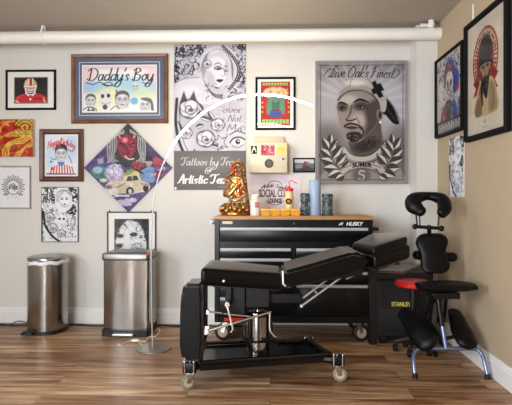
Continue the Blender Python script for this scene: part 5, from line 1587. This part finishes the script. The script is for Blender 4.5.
# seat
b = nbm()
c4 = [P(283.6, 270.4, 2.84), P(354, 252, 2.95), P(347, 245.3, 3.32), P(283, 263.8, 3.14)]
c4b = [P(284.5, 271, 2.84), P(368, 252.6, 2.97), P(362, 247.5, 3.3), P(284.5, 264.6, 3.14)]
prof = [P(283.6, 271.5, 2.84), P(310, 264.5, 2.88), P(338, 256.3, 2.93), P(353, 252.2, 2.95), P(362, 253.5, 2.965), P(369, 258, 2.97), P(369, 267, 2.97), P(362, 272.5, 2.965), P(340, 276.5, 2.93), P(285, 287, 2.84)]
prism(b, prof, (-.01, .35, .008))
bmesh.ops.bevel(b, geom=list(b.edges), offset=.02, segments=4, affect='EDGES')
obj('seat_cushion', b, VINYL, t)
# backrest: two stacked pads turned towards the wall
b = nbm()
c4 = [P(352, 250.5, 3.2), P(375.5, 254.5, 3.0), P(411, 244, 3.22), P(392, 240, 3.5)]
slab(b, c4, .10, .028, 6); obj('back_cushion', b, VINYL, t)
b = nbm()
c4 = [P(351.5, 242.5, 3.22), P(374, 247.5, 2.99), P(408, 236, 3.2), P(401, 231.5, 3.52), P(371, 232.5, 3.5)]
slab(b, c4, .062, .026, 6); obj('head_cushion', b, VINYL, t)
# folded foot pad hanging at the left end
b = nbm()
ft = [(2.66, 181, 288), (2.66, 179.5, 310), (2.66, 179, 335), (2.66, 180, 357)]
xl, xr2 = P(179.5, 0, 2.66).x, P(202, 0, 2.66).x
prof = [P(183.5, 284, 2.66), P(202, 284, 2.66), P(203, 300, 2.66), P(203, 345, 2.66), P(201, 361, 2.66), P(182, 361.5, 2.66), P(179, 350, 2.66), P(179.5, 310, 2.66), P(181, 293, 2.66)]
prism(b, prof, (0, .2, 0)); bmesh.ops.bevel(b, geom=list(b.edges), offset=.018, segments=4, affect='EDGES')
obj('foot_cushion', b, VINYL, t)
b = nbm()
box(b, P(202, 0, 2.72).x, P(206.5, 0, 2.72).x, 2.72, 2.78, P(0, 338, 2.72).z, P(0, 284, 2.72).z, .004, 1)
obj('foot_panel', b, DARK, t)
# underframe beneath the cushions
b = nbm()
za, zb_ = .50, .575
def bar(p, q, r=.018, nseg=8): tube(b, [p, q], r, nseg)
Lf, Rf = P(212, 287, 2.78), P(282, 289, 2.86)
for dy in (.04, .26):
    prism(b, [Vector((Lf.x, 2.78 + dy, .55)), Vector((Rf.x, 2.84 + dy, .53)), Vector((Rf.x, 2.84 + dy, .56)), Vector((Lf.x, 2.78 + dy, .585))], (0, .03, 0))
    prism(b, [Vector((Rf.x, 2.86 + dy, .53)), Vector((.56, 2.94 + dy, .60)), Vector((.56, 2.94 + dy, .645)), Vector((Rf.x, 2.86 + dy, .565))], (0, .03, 0))
box(b, P(231, 0, 2.9).x, P(246, 0, 2.9).x, 2.84, 3.1, P(0, 312, 2.95).z, .55, .006, 1)
box(b, P(244, 0, 2.95).x, P(270, 0, 2.95).x, 2.86, 3.08, P(0, 303, 2.95).z, .55, .006, 1)
box(b, P(268, 0, 2.95).x, P(301, 0, 2.95).x, 2.9, 3.06, P(0, 300, 2.95).z, P(0, 290, 2.95).z, .005, 1)
box(b, P(225, 0, 2.8).x, P(231.5, 0, 2.8).x, 2.8, 2.84, P(0, 303, 2.8).z, .56, .003, 1)
bar((.45, 3.05, .66), (.62, 3.2, .66), .02)
obj('underframe', b, DARK, t)
# support from the column to the backrest
b = nbm()
p_ = P(372, 262, 3.12); box(b, p_.x - .02, p_.x + .03, 3.1, 3.16, .14, p_.z, .004, 1)
obj('rear_strut', b, DARK, t)
# base tray
b = nbm()
tz = .142
B = [(-.39, 2.70), (.35, 2.87), (.235, 3.17), (-.42, 3.05)]
prism(b, [Vector((x_, y_, tz)) for x_, y_ in B], (0, 0, -.036)); bmesh.ops.bevel(b, geom=list(b.edges), offset=.004, segments=2, affect='EDGES')
e_ = [Vector((x_, y_, tz + .012)) for x_, y_ in B]
for i in range(4): tube(b, [e_[i], e_[(i + 1) % 4]], .012, 8)
for (cx, cy) in ((-.44, 2.74), (.40, 2.87), (.27, 3.26), (-.5, 3.12)):
    pass
bs = obj('base_frame', b, mat('base_black', (6, 7, 8), .22, spec=.4), t)
for (cx, cy, rt, R) in ((-.445, 2.72, PI * 1.15, .041), (.392, 2.86, -.1, .041), (.25, 3.2, .3, .041), (-.50, 3.06, 2.6, .041)):
    b = nbm(); box(b, cx - .038, cx + .038, cy - .03, cy + .03, .096, .15, .005, 2)
    tube(b, [(cx, cy, .12), (cx * .8, cy + (2.95 - cy) * .25, .12)], .022, 8)
    ca = obj('caster_bracket', b, DARK, t)
    b = nbm()
    for s in (-.025, .025):
        tube(b, [(cx + s, cy - .033, .098), (cx + s, cy - .033, .16)], .004, 8); ball(b, (cx + s, cy - .033, .162), .0075)
    tube(b, [(cx, cy, .15), (cx, cy, .158)], .01, 10)
    obj('bolt', b, CHROME, ca)
    caster(cx, cy, .1, R, t, RUBBER, rt, w=.026)
# lift cylinder with cage
cxl = P(258, 0, 2.93).x; cyl_ = 2.93
b = nbm(); lathe(b, (cxl, cyl_, 0), [(0, .138), (.066, .14), (.068, .15), (.066, .16), (.066, .375), (.063, .385), (.02, .388), (.018, .4), (0, .4)], 36); obj('lift_cylinder', b, mat('cylinder_steel', (128, 122, 116), .16, metal=1), t)
b = nbm(); lathe(b, (cxl, cyl_, 0), [(0, .375), (.012, .375), (.012, .54), (0, .54)], 16)
tube(b, [(cxl + .074 * math.cos(v), cyl_ + .074 * math.sin(v), .372) for v in np.linspace(0, 2 * PI, 25)], .007, 8)
tube(b, [(cxl + .092 * math.cos(v), cyl_ + .084 * math.sin(v), .225) for v in np.linspace(PI, 2 * PI, 13)], .009, 8, flat=.6)
for s in (-1, 1):
    tube(b, [(cxl + s * .078, cyl_ - .02, .365), (cxl + s * .08, cyl_ - .03, .26), (cxl + s * .056, cyl_ - .06, .23), (cxl + s * .03, cyl_ - .072, .245)], .007, 8, smooth=4)
box(b, cxl + .06, cxl + .12, cyl_ - .05, cyl_ + .02, .185, .2, .004, 1)
obj('cylinder_cage', b, DARK, t)
b = nbm()
tube(b, [P(206, 331.5, 2.72), P(270.5, 312, 2.78)], .0072, 8, dome=True)
tube(b, [P(206.5, 311, 2.74), P(230, 314.5, 2.78), P(250, 316.5, 2.84)], .0055, 8)
tube(b, [P(227, 305, 2.74), P(229, 313, 2.73), P(233, 329, 2.72), P(231, 332, 2.72)], .0065, 8, dome=True)
tube(b, [P(270, 313, 2.8), P(270, 330, 2.8), P(275.5, 337, 2.8)], .005, 8, smooth=4)
for q in ((206, 331, 2.72, .016), (207, 311.5, 2.74, .013), (227.5, 304, 2.74, .014)):
    p_ = P(*q[:3]); tube(b, [p_ + Vector((0, -.018, 0)), p_ + Vector((0, .018, 0))], q[3], 14)
p_ = P(206, 327, 2.73); box(b, p_.x - .022, p_.x + .022, 2.71, 2.75, p_.z - .01, p_.z + .012, .003, 1)
obj('lever', b, CHROME, t)
b = nbm()
tube(b, [P(301.5, 306, 2.88), P(341, 277.5, 2.98)], .006, 8, dome=True); ball(b, P(301.5, 306, 2.88), .011)
tube(b, [P(303, 298, 2.92), P(329, 278.5, 3.0)], .006, 8)
tube(b, [P(313, 289, 2.94), P(317, 293.5, 2.9)], .005, 8)
tube(b, [P(346, 279, 3.0), P(358, 274, 3.0), P(367, 273.5, 3.0)], .004, 8)
tube(b, [P(282.6, 271, 2.86), P(283.2, 284, 2.85), P(286, 286.5, 2.84)], .007, 8)
obj('gas_strut', b, SATIN, t)

# ================================================================== rolling tool box, sketch pad, red stool
Ys = 3.56
xa, xb_ = CX(373) + .012, 1.165
t = thing('stanley_box', 'tall black tool box with yellow STANLEY lettering beside the tool chest', 'tool box', ((xa + xb_) / 2, 3.75, 0))
t.name = 'rolling_tool_box'
zs = .525
b = nbm(); box(b, xa, xb_, Ys, 3.915, .06, zs - .05, .012, 3); box(b, xa + .03, xb_ - .03, Ys - .006, Ys + .01, .1, .27, .006, 2); obj('body', b, mat('dull_black_plastic', (10, 10, 11), .6), t)
b = nbm(); box(b, xa - .004, xb_ + .004, Ys - .012, 3.917, zs - .055, zs, .012, 3); obj('lid', b, mat('dull_black_lid', (13, 13, 14), .55), t)
for xx, yy in ((xa + .06, Ys + .06), (xa + .06, 3.86), (xb_ - .06, Ys + .06), (xb_ - .06, 3.86)):
    b = nbm(); tube(b, [(xx - .02, yy, .04), (xx + .02, yy, .04)], .04, 20)
    obj('wheel', b, BLACKP, t)
q0, q1 = P(391.5, 306.4, Ys), P(411, 302, Ys)
obj('logo', text_bm('STANLEY', (q0.x + q1.x) / 2, (q0.z + q1.z) / 2, q1.x - q0.x, q1.z - q0.z, Ys - .0002, bold=.03), mat('yellow_print', (236, 214, 90), .5), t)
b = nbm()
def onz(px, py, z):
    Y = F * (CAMZ - z) / (py - 197); return Vector((P(px, py, Y).x, Y, z))
z_ = zs + .018
cs = [onz(379, 269.6, z_), onz(404, 270.4, z_), onz(421, 263.6, z_), onz(400, 262.8, z_)]
b = nbm(); prism(b, cs, (0, 0, -.018)); bmesh.ops.bevel(b, geom=list(b.edges), offset=.001, segments=1, affect='EDGES')
o = obj('cover', b, mat('grey_cover', (150, 144, 142), .5), None, (cs[0] + cs[2]) / 2 - Vector((0, 0, .009)))
bpy.data.objects.remove(o)
t = thing('sketch_pad', 'grey spiral bound pad lying on the black tool box', 'sketch pad', (cs[0] + cs[2]) / 2 - Vector((0, 0, .018)))
b = nbm(); prism(b, [p - Vector((0, 0, .004)) for p in cs], (0, 0, -.0138)); obj('pages', b, mat('tan_pages', (170, 142, 96), .7), t)
b = nbm(); prism(b, cs, (0, 0, -.0038)); obj('cover', b, mat('grey_cover', (150, 144, 142), .5), t)
b = nbm()
for j in range(14):
    p_ = cs[0].lerp(cs[1], (j + .5) / 14) - Vector((0, .001, .009)); ball(b, p_, .0045, 1, 1, 1.6, 8, 6)
obj('spiral_binding', b, FRBLK, t)
p_ = onz(398.5, 263.3, zs)
p_ = Vector((P(397, 260, 3.86).x, 3.86, zs))
b = nbm(); lathe(b, p_, [(0, 0), (.018, 0), (.02, .02), (.02, .035), (.016, .042), (0, .042)], 16); tag(obj('blue_cap', b, mat('blue_cap', (50, 60, 150), .4), None, p_), 'small dark blue cap on the tool box behind the grey pad', 'cap')

Yst = 3.41
xs = P(413, 0, Yst).x
t = thing('rolling_stool', 'low stool with round red seat behind the massage chair', 'stool', (xs, Yst, 0))
zse = CAMZ - (279.5 - 197) / sc(Yst)
b = nbm(); lathe(b, (xs, Yst, 0), [(0, zse - .042), (.108, zse - .042), (.118, zse - .034), (.12, zse - .012), (.112, zse - .002), (.1, zse), (0, zse + .001)], 40); obj('seat', b, RED, t)
b = nbm(); tube(b, [(xs, Yst, zse - .04), (xs, Yst, .1)], .022, 14); tube(b, [(xs, Yst, .25), (xs, Yst, .1)], .032, 14); obj('column', b, BLACKP, t)
for j in range(5):
    an = 2 * PI * j / 5 + 3.0
    e = Vector((xs + .118 * math.cos(an), Yst + .118 * math.sin(an), .07))
    b = nbm(); tube(b, [(xs, Yst, .1), e], [.024, .016], 10, dome=True); l_ = obj('leg', b, BLACKP, t)
    b = nbm(); tube(b, [e + Vector((-.014, 0, -.045)), e + Vector((.014, 0, -.045))], .025, 16); tube(b, [e, e + Vector((0, 0, -.04))], .008, 8); obj('caster', b, BLACKP, l_)

# ================================================================== massage chair
t = thing('massage_chair', 'black padded massage chair with horseshoe face rest and curved metal feet', 'massage chair', (P(449, 0, 3.05).x, 3.05, 0))
FR = mat('blue_grey_tube', (124, 134, 170), .3, metal=.75)
b = nbm()
tube(b, [P(415, 376, 2.92), P(413.6, 362, 2.95), P(414, 354, 2.98), P(420, 349, 3.0), P(447, 348.6, 3.0), P(474, 349, 3.0), P(481, 353, 2.98), P(484.5, 362, 2.95), P(487.5, 376, 2.92)], .0115, 12, smooth=5)
obj('front_leg_frame', b, FR, t)
b = nbm()
for px in (415, 487.5):
    b = nbm(); q = P(px, 377, 2.92); tube(b, [(q.x, q.y, 0), (q.x, q.y, .03)], .0155, 12)
    obj('foot_cap', b, BLACKP, t)
b = nbm()
cxm = P(446, 0, 3.0).x
zl = P(446, 348.6, 3.0).z
tube(b, [(cxm, 3.0, zl), (cxm - .006, 3.01, .2), (cxm - .014, 3.03, .29)], .014, 12)
obj('seat_post', b, FR, t)
b = nbm()
def cl(px, py, Y): return P(px, py, Y)
tube(b, [(cxm, 3.0, zl), (cxm - .06, 3.22, .3), cl(431, 276, 3.3), cl(430, 262, 3.34)], .016, 10)
tube(b, [(cxm - .014, 3.03, .28), (cxm - .03, 3.06, .46)], .017, 10)
tube(b, [(cxm - .03, 3.1, .44), (cxm - .06, 3.22, .3), (cxm + .03, 3.27, .02)], .014, 10)
tube(b, [(cxm - .02, 3.03, .2), cl(425, 335, 3.04)], .012, 8); tube(b, [(cxm - .02, 3.03, .2), cl(464, 335, 3.04)], .012, 8)
for px in (433, 441, 447): tube(b, [cl(px, 291, 3.06), cl(px - 3, 322, 3.16)], .010, 8)
box(b, cl(432, 0, 3.0).x, cl(459, 0, 3.0).x, 2.98, 3.12, cl(0, 296, 3.0).z, cl(0, 290, 3.0).z, .004, 1)
tube(b, [cl(424, 283, 3.24), cl(444, 283, 3.24)], .009, 8)
obj('main_frame', b, DARK, t)
b = nbm()
tube(b, [cl(418.5, 286.2, 3.02), cl(432, 286, 3.02), cl(446, 286, 3.02), cl(460, 286, 3.02), cl(473, 286.2, 3.02)], [.075, .10, .105, .10, .075], 20, up=(0, 0, 1), flat=.29, smooth=4)
bmesh.ops.scale(b, verts=b.verts, vec=(1, 1, 1))
for v in list(b.verts): pass
obj('seat', b, VINYLM, t)
b = nbm()
def pad(path, rads, flat=.42, up=(0, -1, 0)): tube(b, path, rads, 16, up=up, flat=flat, smooth=5, dome=True)
pad([cl(403.5, 313, 3.2), cl(410, 320, 3.14), cl(419, 332, 3.06), cl(426.5, 341.5, 3.0)], [.042, .056, .074, .07], .5)
obj('knee_pad', b, VINYLM, t)
b = nbm()
pad([cl(455, 313, 3.2), cl(457.5, 320, 3.14), cl(462, 332, 3.06), cl(466.5, 341.5, 3.0)], [.046, .056, .072, .068], .5)
obj('knee_pad', b, VINYLM, t)
# chest pad
b = nbm()
Yc_ = 3.3
secs = [(432, 233.2, 7), (432, 235, 12), (432, 239, 15.4), (431.8, 244, 15.8), (432, 250, 13.6), (433.4, 256, 12.8), (434.8, 262, 14), (435.4, 267, 14), (435, 271, 11.5), (435, 273.4, 7)]
rings_ = []
for i, (px, py, hw) in enumerate(secs):
    f = i / (len(secs) - 1)
    c_ = P(px, py, Yc_ + .05 - .09 * f); w_ = hw / sc(Yc_)
    dpt = .03 if 0 < i < len(secs) - 1 else .016
    rings_.append([b.verts.new(c_ + Vector((w_ * math.copysign(abs(math.cos(q)) ** .8, math.cos(q)), dpt * math.copysign(abs(math.sin(q)) ** .9, math.sin(q)), 0))) for q in [2 * PI * j / 24 for j in range(24)]])
for r0, r1 in zip(rings_, rings_[1:]):
    for i in range(24): b.faces.new((r0[i], r0[(i + 1) % 24], r1[(i + 1) % 24], r1[i]))
b.faces.new(rings_[0]); b.faces.new(rings_[-1]); bmesh.ops.recalc_face_normals(b, faces=b.faces)
bmesh.ops.subdivide_edges(b, edges=list(b.edges), cuts=1, smooth=.6, use_grid_fill=True)
obj('chest_pad', b, VINYLM, t)
# arm rest behind
b = nbm(); tube(b, [P(417, 255, 3.42), P(435, 257, 3.44), P(453, 257, 3.42)], [.036, .04, .036], 14, flat=.9, smooth=4, dome=True); obj('arm_rest', b, VINYLM, t)
# face cushion
b = nbm()
tube(b, [P(421, 211.5, 3.22), P(414, 205.5, 3.25), P(414.5, 199, 3.29), P(428, 196, 3.32), P(442, 199.5, 3.29), P(444.5, 207, 3.25), P(442, 213, 3.22)],
     [.036, .055, .054, .037, .054, .054, .038], 18, up=(0, 1, 0), flat=.75, smooth=7, dome=True)
obj('face_cushion', b, VINYLM, t)
b = nbm()
tube(b, [P(414, 226.5, 3.3), P(442, 228.5, 3.3)], .012, 10)
for px in (415, 429, 441.5): ball(b, P(px, 226.5 + (px - 414) * .07, 3.3), .019)
tube(b, [P(416, 214, 3.3), P(417.5, 228, 3.3)], .006, 8); tube(b, [P(439, 215, 3.3), P(438, 229, 3.3)], .006, 8); tube(b, [P(419.5, 214, 3.3), P(420, 228, 3.3)], .005, 8)
tube(b, [P(429, 227, 3.3), P(430, 240, 3.34)], .014, 10)
obj('face_rest_bracket', b, DARK, t)

# ================================================================== lights and camera
def area(name, loc, rot, sx, sy, power, col):
    l = bpy.data.lights.new(name, 'AREA'); l.shape = 'RECTANGLE'; l.size = sx; l.size_y = sy; l.energy = power; l.color = col
    o = bpy.data.objects.new(name, l); COL.objects.link(o); o.location = loc; o.rotation_euler = rot
    return o
area('window_daylight', (XL - .14, -.3, 1.5), (0, -PI / 2, 0), 1.5, 2.0, 120, (.84, .92, 1.0))
area('front_fill_light', (-1.5, YF - .14, 1.27), (PI / 2, 0, 0), 1.6, 1.85, 100, (.92, .96, 1.0))
w = bpy.data.worlds.new('World'); scene.world = w; w.use_nodes = True
bg = w.node_tree.nodes['Background']; bg.inputs['Color'].default_value = (.75, .85, 1, 1); bg.inputs['Strength'].default_value = .3

cam = bpy.data.cameras.new('camera'); co = bpy.data.objects.new('camera', cam); COL.objects.link(co)
cam.sensor_width = 36; cam.lens = F / 512 * 36; cam.shift_y = -5.5 / 512; cam.clip_start = .02
co.location = (0, 0, CAMZ); co.rotation_euler = (PI / 2, 0, TH)
scene.camera = co
scene.view_settings.view_transform = 'Standard'; scene.view_settings.look = 'None'
scene.view_settings.gamma = 1; scene.view_settings.exposure = 0.9
scene.view_settings.use_curve_mapping = False
scene.cycles.use_denoising = True
scene.cycles.max_bounces = 8
scene.cycles.sample_clamp_indirect = 8
for o in scene.objects:
    if '_o' in o: del o['_o']
